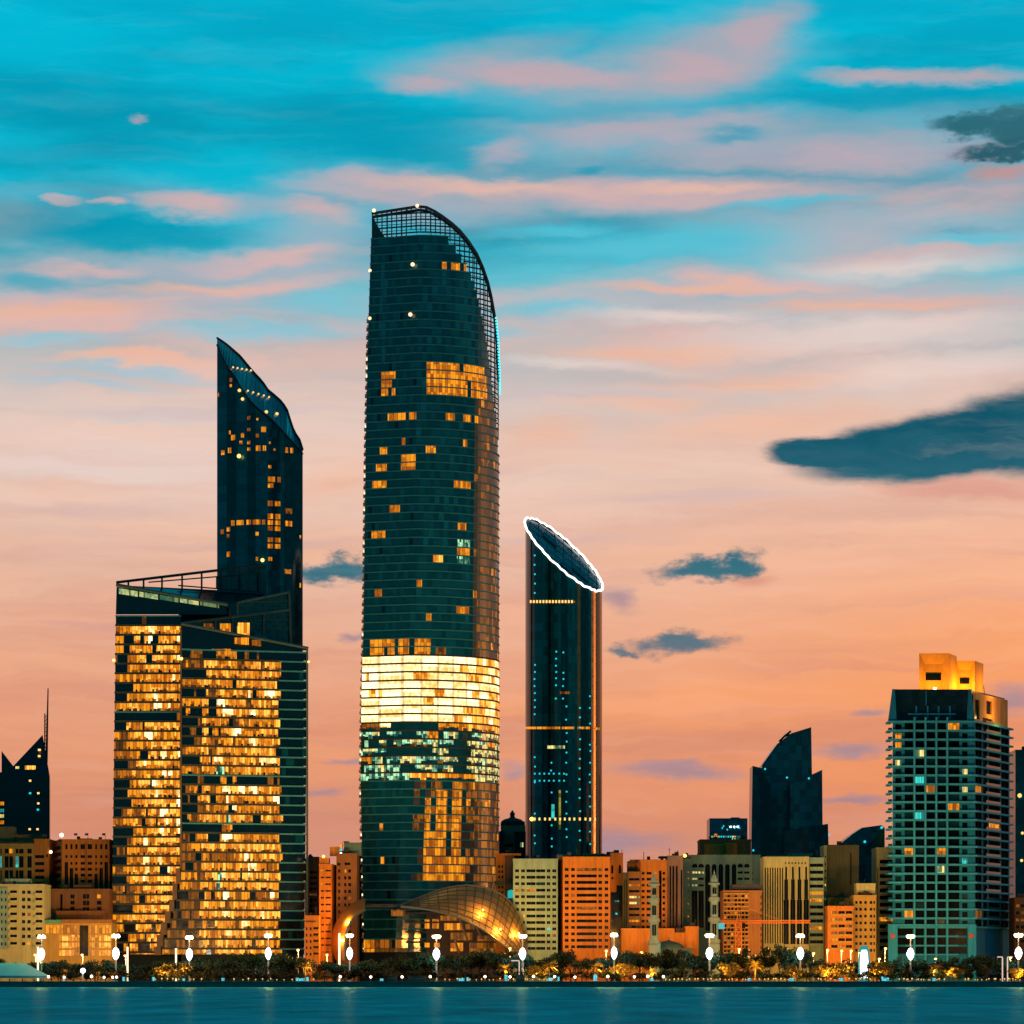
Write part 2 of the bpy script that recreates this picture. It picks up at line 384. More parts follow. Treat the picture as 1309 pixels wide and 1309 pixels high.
T_=[(185,303,195,26,2,.95),(40,362,70,20,3,.95),(1120,122,200,16,0,.9),(930,170,55,10,0,.8),(738,214,26,8,0,.8),(480,185,190,40,0,.7),(120,205,160,30,0,.5),(800,312,190,26,-2,.55),(1230,300,90,10,0,.3)]
rosy=blobs(wv,P_)
teal=blobs(wv,T_)
VL=[(620,70,160,30,-6,.5),(840,95,230,62,-8,.75),(930,62,120,58,-15,.8),(640,100,190,44,4,.6),(960,175,420,48,-2,.75),(1150,190,240,60,0,.7),(760,185,200,40,-6,.55),(860,250,460,40,0,.85),(560,255,220,42,4,.8),(300,270,170,26,3,.6),(300,345,300,34,0,.7),(150,400,320,50,0,.75),(420,310,140,40,0,.5),(1100,300,330,46,0,.6),(1180,100,180,14,2,.6)]
veil=blobs(wv,VL)
tex=rng(st2.outputs['Fac'],.28,.66,.5,1.1)
rosy=mth('MINIMUM',mth('MULTIPLY',rosy,tex),1.0)
rosy=mth('POWER',rosy,1.15)
rosy2=mth('MULTIPLY',mth('MULTIPLY',streak,rng(v,.16,.48)),.6)
base=mixc(mth('MULTIPLY',teal,.85),base,ramp(V,[(0,S(0,165,196)),(.15,S(0,152,182)),(.23,S(0,152,180)),(.27,S(20,166,190)),(.4,S(90,185,200))]))
notteal=mth('SUBTRACT',1.,mth('MULTIPLY',teal,.7))
base=mixc(mth('MULTIPLY',mth('MULTIPLY',veil,.72),notteal),base,ramp(V,[(0,S(150,170,182)),(.12,S(138,172,188)),(.2,S(165,176,190)),(.28,S(176,178,190)),(.36,S(200,186,190))]))
skyc=mixc(mth('MULTIPLY',mth('MAXIMUM',mth('MULTIPLY',rosy,.8),rosy2),notteal),base,pink)
CY_=[(330,428,190,15,-2,.8),(60,442,120,12,2,.6),(170,476,190,9,0,.7),(110,492,170,8,0,.55),(420,396,100,22,0,.6),(700,402,120,12,2,.6),(830,318,260,34,-4,.8),(700,300,120,16,0,.7),(1240,310,100,12,0,.5),(640,428,70,12,0,.5),(200,535,120,6,0,.35),(560,490,60,10,0,.3),(1010,265,130,14,-6,.5)]
skyc=mixc(mth('MULTIPLY',blobs(wv,CY_),.9),skyc,ramp(V,[(.2,S(70,190,212)),(.26,S(95,196,216)),(.31,S(130,194,210)),(.36,S(168,196,208)),(.42,S(205,200,204))]))
PE_=[(70,402,200,20,-3,.8),(250,372,160,12,0,.4),(180,462,140,8,-2,.7),(1000,490,280,20,-4,.6),(850,452,230,13,-2,.6),(980,545,230,34,-3,.6),(820,520,150,20,0,.4),(1120,395,220,14,0,.55),(900,372,220,10,0,.6),(700,560,110,40,0,.4),(620,240,200,14,0,.5),(880,238,150,12,0,.6),(420,620,90,40,0,.35),(90,620,120,18,0,.35)]
skyc=mixc(mth('MULTIPLY',blobs(wv,PE_),.85),skyc,ramp(V,[(.16,S(232,186,170)),(.3,S(234,180,158)),(.4,S(242,188,160)),(.5,S(238,180,150))]))
CR_=[(1110,432,280,30,-2,.7),(1190,475,220,32,-4,.75),(130,590,270,46,0,.6),(1150,345,200,22,0,.5),(880,410,180,14,0,.5),(740,470,140,12,0,.4)]
skyc=mixc(mth('MULTIPLY',blobs(wv,CR_),.8),skyc,S(234,212,204))
skyc=mixc(mth('MULTIPLY',mth('MULTIPLY',east,rng(v,.42,.72)),.95),skyc,warm)
low=mth('MULTIPLY',mth('MULTIPLY',rng(noise(wv,1,5,.58,(1.5,17,1),(4.1,2.6,0)).outputs['Fac'],.46,.64),rng(v,.50,.64)),rng(v,1.16,.95))
skyc=mixc(mth('MULTIPLY',low,.55),skyc,ramp(V,[(.4,S(226,184,170)),(.55,S(224,168,146)),(.65,S(222,146,118)),(.75,S(206,134,112)),(.9,S(172,136,136))]))
low2=mth('MULTIPLY',mth('MULTIPLY',rng(noise(wv,1,5,.58,(1.2,13,1),(9.1,7.6,0)).outputs['Fac'],.48,.66),rng(v,.46,.58)),rng(v,1.0,.85))
skyc=mixc(mth('MULTIPLY',low2,.5),skyc,ramp(V,[(.4,S(240,206,190)),(.55,S(248,188,150)),(.7,S(255,164,104))]))
# lilac bars low over the town
L_=[(860,985,110,17,2,.85),(1090,962,60,13,-3,.7),(1110,912,30,7,0,.6),(1090,1020,60,8,0,.7),(760,1075,140,26,0,.8),(440,972,50,7,0,.5),(652,985,26,16,0,.5),(420,1015,40,8,0,.4),(1290,900,50,28,0,.7),(790,765,30,22,40,.55),(450,812,20,9,-20,.6),(1255,205,70,22,0,.5)]
skyc=mixc(mth('MULTIPLY',blobs(wd,L_),.8),skyc,S(160,135,150))
D_=[(1200,572,225,50,-7,1),(1335,556,165,66,-3,1),(1060,578,95,24,0,1)]
D2=[(895,729,84,20,-4,.95),(945,722,44,22,-12,.85),(425,732,80,24,-4,.95),(872,822,88,22,0,.72),(800,830,40,12,0,.45),(1262,168,95,22,0,1),(1305,178,70,34,0,1),(1280,206,90,16,0,.9)]
soft=blobs(vadd(wd,off(n3,(.05,.030,0))),D2)
dk=mth('MAXIMUM',rng(blobs(vadd(vadd(vadd(uv,off(n1,(.075,.045,0))),off(n2,(.022,.014,0))),off(n3,(.014,.006,0))),D_),.10,.66),rng(soft,.06,1.0))
dcol=ramp(V,[(.10,S(45,115,130)),(.17,S(40,88,102)),(.42,S(4,84,104)),(.55,S(50,112,128)),(.64,S(105,118,130))])
skyc=mixc(mth('MULTIPLY',blobs(wd,[(1230,626,150,20,2,.8),(1275,232,60,12,0,.7),(960,742,40,14,0,.7)]),.6),skyc,S(214,140,125))
skyc=mixc(mth('MULTIPLY',dk,1.0),skyc,mixc(mth('MULTIPLY',rng(n2.outputs['Fac'],.35,.7),.25),dcol,S(40,112,128)))
fine=noise(wv,1,6,.62,(4,44,1),(6.1,3.3,0))
MA_=[(250,522,250,12,-1,.8),(770,508,190,10,-2,.7),(110,650,230,14,0,.7),(560,600,160,10,0,.5),(900,640,240,12,-2,.6),(300,700,200,12,0,.6),(720,690,200,10,0,.5),(200,800,200,12,0,.5)]
skyc=mixc(mth('MULTIPLY',blobs(wv,MA_),.6),skyc,ramp(V,[(.38,S(206,192,196)),(.5,S(212,180,176)),(.62,S(206,152,144))]))
lowz=rng(v,.25,.55,.12,.62)
skyc=mixc(mth('MULTIPLY',rng(fine.outputs['Fac'],.44,.76,0,.14),lowz),skyc,S(255,226,214)); skyc=mixc(mth('MULTIPLY',rng(fine.outputs['Fac'],.54,.26,0,.12),lowz),skyc,S(120,120,140))
# away from the sunset: a plain teal dusk, darker towards the ground
bk=ramp(rng(sx.outputs[2],-.1,1.,0,1,False),[(0,S(0,52,62)),(.09,S(2,100,112)),(.2,S(0,112,132)),(.5,S(0,108,136)),(1,S(0,92,124))])
back=rng(sx.outputs[1],.50,-.05)
hi=rng(ele,.30,.60)
skyc=mixc(mth('MAXIMUM',back,hi),skyc,bk)
ns=nd('ShaderNodeTexSky'); ns.sky_type='NISHITA'; ns.sun_disc=False; ns.sun_elevation=math.radians(1.5); ns.sun_rotation=math.radians(76)
bgs=nd('ShaderNodeBackground'); T.links.new(ns.outputs[0],bgs.inputs[0]); bgs.inputs[1].default_value=.0004
bg=nd('ShaderNodeBackground'); T.links.new(skyc,bg.inputs[0]); bg.inputs[1].default_value=1.0
ad=nd('ShaderNodeAddShader'); T.links.new(bg.outputs[0],ad.inputs[0]); T.links.new(bgs.outputs[0],ad.inputs[1])
wo=nd('ShaderNodeOutputWorld'); T.links.new(ad.outputs[0],wo.inputs[0])
# the sun itself, on the horizon beyond the east edge of the view
sl=bpy.data.lights.new('sun','SUN'); sl.energy=.4; sl.angle=math.radians(3); sl.color=(1,.42,.12)
so=bpy.data.objects.new('sun',sl); COL.objects.link(so)
dirv=Vector((math.sin(math.radians(76)),math.cos(math.radians(76)),math.tan(math.radians(1.5))))
so.rotation_euler=dirv.to_track_quat('Z','Y').to_euler()
# ================================================================ water, shore, roads
m,t,b=nt('sea water'); N=t.nodes; L=t.links
b.inputs['Base Color'].default_value=(.0,.055,.075,1); b.inputs['Roughness'].default_value=.55; b.inputs['IOR'].default_value=1.33; b.inputs['Specular IOR Level'].default_value=.03
g=N.new('ShaderNodeNewGeometry')
def wavenoise(scl,det):
    mp=N.new('ShaderNodeMapping'); mp.inputs['Scale'].default_value=scl; L.new(g.outputs['Position'],mp.inputs[0])
    no=N.new('ShaderNodeTexNoise'); no.inputs['Scale'].default_value=1; no.inputs['Detail'].default_value=det; L.new(mp.outputs[0],no.inputs['Vector']); return no.outputs['Fac']
a1=wavenoise((.06,.022,1),3); a2=wavenoise((.5,.28,1),4); a3=wavenoise((.09,.018,1),8)
mx=N.new('ShaderNodeMath'); mx.operation='MULTIPLY_ADD'; L.new(a1,mx.inputs[0]); mx.inputs[1].default_value=4.; L.new(a2,mx.inputs[2])
bp=N.new('ShaderNodeBump'); bp.inputs['Strength'].default_value=1.; bp.inputs['Distance'].default_value=1.1; L.new(mx.outputs[0],bp.inputs['Height']); L.new(bp.outputs[0],b.inputs['Normal'])
cr=N.new('ShaderNodeMix'); cr.data_type='RGBA'; cr.inputs[6].default_value=(0,.34,.32,1); cr.inputs[7].default_value=(0,.70,.66,1)  # streaks of pale and deep teal put ripple light into the water colour
r=N.new('ShaderNodeMapRange'); r.inputs[1].default_value=.3; r.inputs[2].default_value=.7; L.new(a3,r.inputs[0]); L.new(r.outputs[0],cr.inputs[0]); L.new(cr.outputs[2],b.inputs['Base Color'])
df=N.new('ShaderNodeBsdfDiffuse'); L.new(cr.outputs[2],df.inputs['Color']); L.new(bp.outputs[0],df.inputs['Normal'])
gs=N.new('ShaderNodeBsdfGlossy'); gs.inputs['Color'].default_value=(.25,.85,1,1); gs.inputs['Roughness'].default_value=.26; L.new(bp.outputs[0],gs.inputs['Normal'])
ms=N.new('ShaderNodeMixShader'); ms.inputs[0].default_value=.055; L.new(df.outputs[0],ms.inputs[1]); L.new(gs.outputs[0],ms.inputs[2]); L.new(ms.outputs[0],N['Material Output'].inputs['Surface'])
WATER=m
q=MB(); q.poly([(-6000,-3000,0),(6000,-3000,0),(6000,1300,0),(-6000,1300,0)]); tag(link('water',q.mesh('water',WATER)),kind='structure')
q=MB(); q.poly([(-9000,1299.6,G),(9000,1299.6,G),(9000,12000,G),(-9000,12000,G)]); tag(link('ground',q.mesh('ground',wall('earth',(.035,.04,.03)))),kind='structure')
q=MB(); q.poly([(-9000,1299.5,-1),(9000,1299.5,-1),(9000,1299.5,G),(-9000,1299.5,G)])
q.box(-900,900,1298.9,1300.6,G+.004,G+.35)
for k in range(-60,60): q.box(k*6-.12,k*6+.12,1299.2,1299.49,-1,G)
tag(link('sea_wall',q.mesh('sea_wall',wall('wet stone',(.03,.20,.19)))),'long low wet stone wall along the water edge','wall')
q=MB(); q.poly([(-900,1300.7,G+.004),(900,1300.7,G+.004),(900,1311,G+.004),(-900,1311,G+.004)]); tag(link('promenade',q.mesh('promenade',wall('paving',(.16,.15,.13)))),kind='structure')
q=MB(); q.poly([(-900,1364,G+.004),(900,1364,G+.004),(900,1386,G+.004),(-900,1386,G+.004)])
tag(link('road',q.mesh('road',wall('asphalt',(.05,.05,.05)))),kind='structure')
q=MB(); q.box(-900,900,1362.6,1363.99,G+.004,G+.14); q.box(-900,900,1386.01,1388.5,G+.004,G+.14); tag(link('pavement',q.mesh('pavement',wall('kerb stone',(.25,.24,.22)))),kind='structure')
q=MB()
for k in range(-45,45):
    for yy in (1371,1379): q.poly([(k*9,yy,G+.008),(k*9+4,yy,G+.008),(k*9+4,yy+.2,G+.008),(k*9,yy+.2,G+.008)])
tag(link('road_marking',q.mesh('road_marking',plain('road paint',(.7,.7,.68)))),kind='structure')
# ================================================================ the tall tower
TY=1480.
def tz(y): return Z(y,TY)
XL=[(264,475.5),(420,470.5),(560,467.5),(800,464.5),(900,462),(1000,461),(1100,463),(1220,465.5)]
XF=[(264,535),(560,532),(800,524),(1000,515),(1215,505)]
CUT=[(262,534),(265,545),(270,556),(276,566),(284,578),(292,588),(304,599),(318,609.5),(334,617.5),(350,623.5),(368,628),(390,632),(420,635),(470,637.2),(3000,638)]
INN=[(292,520),(300,568),(312,580),(330,592),(345,601),(370,610),(400,617),(440,624),(500,631),(560,638),(3000,640)]
XR=637.8
def plan(y, lo=None, hi=None, push=0., step=4.4):
    """front curve of the tower at picture row y as (px, depth) points; push moves it outwards"""
    xl,xf=interp(XL,y),interp(XF,y); pts=[]
    n=max(3,int((xf-xl)/step))
    for k in range(n): pts.append((xl+(xf-xl)*k/n, 7*(1-k/n)))
    for k in range(27):
        a=math.pi/2*k/26; pts.append((xf+(XR-xf)*math.sin(a), 33*(1-math.cos(a))))
    def at(x):
        for (a,da),(b_,db) in zip(pts,pts[1:]):
            if x<=b_: return da+(db-da)*(x-a)/max(1e-6,b_-a)
        return pts[-1][1]
    if hi is not None and hi<pts[-1][0]:
        d=at(hi); pts=[p for p in pts if p[0]<hi-.6]+[(hi,d)]
    if lo is not None and lo>pts[0][0]:
        d=at(lo); pts=[(lo,d)]+[p for p in pts if p[0]>lo+.6]
    out=[]
    for k,(x,d) in enumerate(pts):
        a=pts[max(0,k-1)]; c=pts[min(len(pts)-1,k+1)]
        ax,ay=X(a[0],TY+a[1]),a[1]; cx_,cy_=X(c[0],TY+c[1]),c[1]
        tx,ty=cx_-ax,cy_-ay; l=math.hypot(tx,ty) or 1
        out.append((X(x,TY+d)+ty/l*push, TY+d-tx/l*push, x))
    return out
LITR=[((557,601),(330,346),.55,W_OR),((543,622),(464,505),.93,W_OR),((496,533),(525,536),.8,W_OR),((569,582),(526,537),1,W_OR),((591,600),(526,537),1,W_OR),((489,506),(468,500),.45,W_OR),
 ((512,516),(559,566),1,W_OR),((544,558),(566,578),1,W_OR),((484,494),(569,578),1,W_OR),((591,597),(560,570),1,W_OR),((512,531),(576,587),.7,W_OR),((511,533),(587,599),1,W_OR),((481,494),(590,600),1,W_OR),((474,494),(611,622),1,W_OR),((582,602),(611,623),1,W_OR),((496,511),(641,651),.8,W_OR),((583,598),(664,676),1,W_OR),((473,491),(674,686),1,W_OR),((582,600),(686,696),1,W_GRN),((582,600),(697,707),1,W_OR),((582,599),(708,718),1,W_GRN),((556,569),(705,716),1,W_BR),((532,542),(737,747),1,W_OR),((477,488),(748,758),1,W_OR),((478,488),(769,779),.6,W_OR),((581,599),(770,782),.8,W_OR),((546,550),(779,790),1,W_OR),
 ((473,503),(819,831),.95,W_OR),((508,526),(819,831),1,W_OR),((530,553),(819,831),.9,W_OR),((556,570),(820,831),.7,W_DIM),((487,492),(1040,1125),.6,W_OR),((543,553),(1015,1126),.97,W_OR),((555,573),(1005,1126),.97,W_OR),((577,592),(997,1126),.97,W_OR),((467,478),(1201,1218),.9,W_OR),((478,518),(1203,1218),.95,W_DIM)]
def lit(x,y):
    if 831<y<920: return (W_HOT if R.random()<.93 else W_BR) if x<596 else (W_HOT if R.random()<.40 else W_BR)
    if 920<=y<935: 
        if y<928: return W_DIM if x<485 else (W_HOT if x<497 else (GL if x<553 else (W_OR if x<600 else W_BR)))
        return W_OR if x<500 else (W_BR if x<555 else (GL if x<580 else W_PAL))
    if 935<=y<995:
        if 580<x<598 and y<982: return GL
        if y>983: return W_GRN if x<514 else (W_BR if x<575 else (W_OR if x<600 else W_PAL))
        return pick(GL,(.50 if x<580 else .1,W_GRN),(.22 if x<598 else .75,W_PAL),(.05,W_OR))
    for (a,b_),(c,d),p,mt in LITR:
        if a<=x<=b_ and c<=y<=d: return mt if R.random()<p else GL
    if 1000<y<1128 and x>594: return pick(BRONZE,(.09,W_OR),(.62,W_DIM))
    if 1000<y<1128 and 528<x<594: return pick(BRONZE,(.25,W_DIM),(.45,GL))
    if x>606 and y>500: return pick(BRONZE,(.05+.25*(x-606)/30,W_DIM),(.025,W_OR))
    if y<460 and (582<x<606 or 486<x<494): return pick(GLC,(.35,GLB),(.1,GL))  # paler panes put a zone of brighter reflection into the glass colour
    if 535<x<600: return pick(GLB,(.4,GL),(.06,GLC))
    return pick(GL,(.04,GL2),(.16,GLB))
GLB=glass('curtain glass pale', (.005,.095,.105), .10, 0, .8)
GLC=glass('curtain glass light', (.008,.16,.18), .10, 0, .8)
BRONZE=glass('balcony bronze', (.10,.07,.05), .3, .35, .5)
B=Bld('skyscraper','tallest glass tower with a curved slanting top and a white-hot lit band below its middle','skyscraper',552,TY)
rows=[]; y=300.
while y<1216:
    p=10.72 if y<1128 else 12.6
    rows.append((y,min(p,1217-y))); y+=p
core=MB()
ML=[GL,GL2,GLB,W_DIM,W_OR,W_BR,W_HOT,W_GRN,W_PAL,BRONZE,GLC]
for y,p in rows:
    ym=y+p/2; hi=min(interp(CUT,y)-1,interp(INN,ym)) if y<560 else None
    pts=plan(ym,None,hi); z1,z0=tz(y),tz(y+p); zs=z0+(z1-z0)*(.79 if 831<ym<995 else .84)
    q=MB(); last=None; run=0
    for a,c in zip(pts,pts[1:]):
        xm=(a[2]+c[2])/2
        if run<=0 or not(831<ym<995): last=lit(xm,ym); run=R.choice((1,1,2,2,3))
        run-=1
        if 920<ym<995 and last not in(GL,GL2):         # desks and blinds below the ceiling lights
            zm=z0+(zs-z0)*R.uniform(.25,.5); q.poly([(a[0],a[1],z0),(c[0],c[1],z0),(c[0],c[1],zm),(a[0],a[1],zm)],ML.index(pick(last,(.35,GLB),(.2,GL),(.12,W_DIM))))
            q.poly([(a[0],a[1],zm),(c[0],c[1],zm),(c[0],c[1],zs),(a[0],a[1],zs)],ML.index(last)); continue
        q.poly([(a[0],a[1],z0),(c[0],c[1],z0),(c[0],c[1],zs),(a[0],a[1],zs)],ML.index(last))
    B.add('window_band',q,ML)
    o=plan(ym,None,hi,.32); q=MB(); i_=plan(ym,None,hi,-.5)
    for (a,c),(d,e) in zip(zip(o,o[1:]),zip(i_,i_[1:])):
        q.poly([(a[0],a[1],zs),(c[0],c[1],zs),(c[0],c[1],z1-.05),(a[0],a[1],z1-.05)]); q.poly([(d[0],d[1],zs),(e[0],e[1],zs),(c[0],c[1],zs),(a[0],a[1],zs)]); q.poly([(a[0],a[1],z1-.05),(c[0],c[1],z1-.05),(e[0],e[1],z1-.05),(d[0],d[1],z1-.05)])
    B.add('floor_edge',q,EDGED if 831<ym<995 else EDGET)
    inn=plan(ym,None,hi,-.55); ring=[(a[0],a[1]) for a in inn]
    bx=ring[-1][0]; ring+= [(bx,TY+44),(ring[0][0]+6,TY+48),(ring[0][0],TY+36)]
    core.prism(ring,z0,z1-.01)
    if y>395:                                      # small balconies on the west corner
        q=MB(); a=pts[0]; q.box(a[0]-.85,a[0]-.02,a[1]+.5,a[1]+4,z0,z0+1.15,0); q.box(a[0]-.5,a[0]-.06,a[1]+.9,a[1]+1.6,z0+1.3,z0+2.3,1)
        B.add('balcony',q,[wall('balcony pale',(.35,.30,.26)),W_DIM if R.random()<.75 else W_HOT])
core.prism([(a[0],a[1]) for a in plan(1217,None,None,-.3)]+[(X(637,TY+40),TY+44),(X(470,TY+40),TY+46)],G,tz(1217)-.02)
B.add('core_wall',core,wall('tower core',(.02,.035,.04)))
# open crown: bars with the sky behind them
q=MB()
def front(y,x,push=0):
    pp=plan(y,None,None,push)
    for a,c in zip(pp,pp[1:]):
        if a[2]<=x<=c[2]:
            t_=(x-a[2])/max(1e-6,c[2]-a[2]); return Vector((a[0]+(c[0]-a[0])*t_,a[1]+(c[1]-a[1])*t_,tz(y)))
    return Vector((pp[-1][0],pp[-1][1],tz(y)))
def topy(x):                                       # row of the roof line above column x
    if x<535: return 268.5-(x-475.5)*4.5/59.5
    for (ya,xa),(yb_,xb) in zip(CUT,CUT[1:]):
        if x<=xb: return ya+(yb_-ya)*(x-xa)/max(1e-6,xb-xa)
    return 470
def inny(x):
    if x<520: return 300
    for (ya,xa),(yb_,xb) in zip(INN,INN[1:]):
        if x<=xb: return ya+(yb_-ya)*(x-xa)/max(1e-6,xb-xa)
    return 560
for back_ in (0,7.):
    D=Vector((0,back_,0)); rr=.30 if not back_ else .2
    xx=476.
    while xx<637.5:
        a,c=topy(xx),inny(xx)
        if c-a>2: q.tube([front(a,xx)+D,front(c,xx)+D],rr*.8,4)
        xx+=(6.2 if xx<600 else 4.6)*(1 if not back_ else 3)
    yy=272.
    while yy<556:
        x0=476 if yy<298 else interp(INN,yy); x1=interp(CUT,yy)
        if x1-x0>1.5:
            n=max(2,int((x1-x0)/4)); q.tube([front(yy,x0+(x1-x0)*k/n)+D for k in range(n+1)],.34 if not back_ else .15,4)
        yy+=8.2 if yy<300 else 6.4*(1 if not back_ else 3)
    q.tube([front(topy(x_),x_)+D for x_ in [475.6,495,515,534.8]+[c[1] for c in CUT[1:-1]]],.65,5)
for x_ in (480,500,520,545,566,588,604,618,628): q.tube([front(topy(x_),x_),front(topy(x_),x_)+Vector((0,7,0))],.3,4)
B.add('crown_lattice',q,wall('crown steel',(.03,.06,.065),.5))
# solid upper-left corner of the crown
q=MB(); i_=[front(300,x_) for x_ in (476,480,484)]; 
q.poly([front(300,476)+Vector((0,.3,0)),front(300,492)+Vector((0,.3,0)),front(282,481)+Vector((0,.3,0)),front(269,476)+Vector((0,.3,0))]); B.add('crown_panel',q,GL)
for x_,y_ in ((478,269),(533.5,263)): B.beacon(x_,y_,TY-.2,.8,LAMPB)
for x_,y_ in ((473,346),(473,407)): B.beacon(x_,y_,TY+7,.75,LAMPB)
for x_,y_ in ((527.5,338),(524.5,402)): B.beacon(x_,y_,TY-1.,.85,LAMPB)
for k in range(26):
    yy=394+k*3.8; a=front(yy,interp(CUT,yy),.6); q=MB(); q.box(a.x-.4,a.x+.4,a.y-.5,a.y+.4,a.z-.35,a.z+.35); B.add('light_dot',q,emit('dot bright cyan',(.05,1.,1.2),1.5))
# podium hall behind the shell canopy
q=MB(); PY=1474
q.box(X(545,PY),X(655,PY),PY,PY+30,G,Z(1166,PY)); 
for yy in (1166,1178,1190,1203): q.box(X(520,PY),X(656,PY),PY-1.2,PY-.003,Z(yy+2.2,PY),Z(yy,PY))
B.add('podium_hall',q,wall('podium stone',(.10,.08,.06)))
for x0,x1,y0,y1,mt in ((543,549,1175,1187,W_OR),(553,561,1175,1187,W_OR),(563,585,1170.5,1177,W_DIM),(568,592,1180,1189,W_OR),(595,606,1181,1188,W_DIM),(543,549,1204,1211,W_OR),(555,562,1204,1211,W_OR),(576,604,1192,1202,W_DIM),(576,592,1204,1216,W_OR),(610,650,1196,1212,W_DIM),(600,640,1205,1218,W_DIM),(467,518,1155.5,1160,WINT),(500,518,1163,1171,W_DIM)):
    q=MB(); q.box(X(x0,PY),X(x1,PY),PY-.4,PY-.004,Z(y1,PY),Z(y0,PY)); B.add('window',q,mt)
q=MB()
for a,c in (((588,1176),(598,1203)),((582,1203),(587,1218)),((606,1178),(616,1200))): q.tube([(X(a[0],1462),1462,Z(a[1],1462)),(X(c[0],1468),1468,Z(c[1],1468))],.45,6)
B.add('leaning_strut',q,wall('strut stone',(.4,.3,.2)))
B.finish()
# shell canopy: two curved gridshells at the foot of the tower
def shellmat():
    m,t,b=nt('gridshell'); N=t.nodes; L=t.links
    b.inputs['Base Color'].default_value=(.32,.20,.055,1); b.inputs['Metallic'].default_value=.6; b.inputs['Roughness'].default_value=.35
    return m
SHELL=shellmat()
def shell(name,label,U,Lo,yu,yl,bulge):
    Bs=Bld(name,label,'canopy',U[len(U)//2][0],yl)
    nu,nv=40,14
    def pl(P,t):
        k=t*(len(P)-1); i=min(int(k),len(P)-2); f=k-i
        p0=P[max(0,i-1)]; p1=P[i]; p2=P[i+1]; p3=P[min(len(P)-1,i+2)]
        return tuple(.5*((2*p1[j])+(-p0[j]+p2[j])*f+(2*p0[j]-5*p1[j]+4*p2[j]-p3[j])*f*f+(-p0[j]+3*p1[j]-3*p2[j]+p3[j])*f**3) for j in (0,1))
    def S_(t,v_,o=0):
        a=pl(U,t); c=pl(Lo,t); px=a[0]+(c[0]-a[0])*v_; py=a[1]+(c[1]-a[1])*v_
        Y=yu+(yl-yu)*v_-bulge*math.sin(math.pi*min(1,v_*.9+.05))*math.sin(math.pi*(.12+.76*t))-o
        return (X(px,Y),Y,Z(py,Y))
    q=MB()
    for k in range(nu):
        for j in range(nv):
            q.poly([S_(k/nu,(j+1)/nv),S_((k+1)/nu,(j+1)/nv),S_((k+1)/nu,j/nv),S_(k/nu,j/nv)])
    o=Bs.add('shell_panel',q,SHELL); bm_=o.data
    import bmesh
    bmx=bmesh.new(); bmx.from_mesh(bm_); bmesh.ops.remove_doubles(bmx,verts=bmx.verts,dist=.001); 
    for f in bmx.faces: f.smooth=True
    bmx.to_mesh(bm_); bmx.free()
    so_=o.modifiers.new('thick','SOLIDIFY'); so_.thickness=.5; so_.offset=-1
    q=MB()
    for k in range(0,nu+1,2): q.tube([S_(k/nu,j/nv,.12) for j in range(nv+1)],.17,4)
    for j in range(0,nv+1,2): q.tube([S_(k/nu,j/nv,.12) for k in range(nu+1)],.17,4)
    Bs.add('rib_grid',q,plain('shell rib',(.05,.05,.03),.5,.3))
    q=MB(); q.tube([S_(k/nu,0) for k in range(nu+1)],.45,6); q.tube([S_(k/nu,1) for k in range(nu+1)],.45,6); Bs.add('edge_beam',q,plain('shell edge',(.12,.13,.10),.4,.4))
    return Bs,S_
BS,S_=shell('shell_canopy','broad golden gridshell canopy swooping down beside the tall tower foot',[(512,1158),(540,1146),(572,1135),(602,1132),(630,1138),(650,1151),(664,1172),(672.5,1195),(673,1222)],[(513,1158.5),(543,1162),(574,1169),(600,1179),(620,1190),(637,1203),(650,1213),(658,1220),(664,1224)],1414,1399,4)
for t,v_ in ((.46,.55),(.62,.72),(.80,.35)):
    p=S_(t,v_,1.3); q=MB(); q.ball(p,.5); BS.add('spotlight',q,LAMPO,smooth=True)
    l=bpy.data.lights.new('spot glow','POINT'); l.energy=9000; l.color=(1,.40,.07); l.shadow_soft_size=.5; link('spot_glow',l,BS.root,Vector(p)+Vector((0,-2.2,.8))-BS.o)
BS2,S2=shell('shell_canopy','narrow amber-lit shell arch standing between the orange flats and the tall tower',[(467,1149),(451,1156),(438,1168),(429,1184),(425.5,1203),(427,1216),(431,1228)],[(467,1163),(455,1171),(447,1182),(443,1195),(441,1208),(440,1218),(440,1228)],1436,1424,2)
q=MB(); q.box(X(432.5,1422),X(435,1422),1422,1422.8,G,Z(1193,1422)); BS2.add('light_column',q,emit('light column',(1.6,1.2,.7),1.3))
for p in (S2(.35,.6,2.5),S2(.62,.6,2.5)):
    l=bpy.data.lights.new('arch glow','POINT'); l.energy=15000; l.color=(1,.36,.05); l.shadow_soft_size=.5; link('arch_glow',l,BS2.root,Vector(p)-BS2.o)
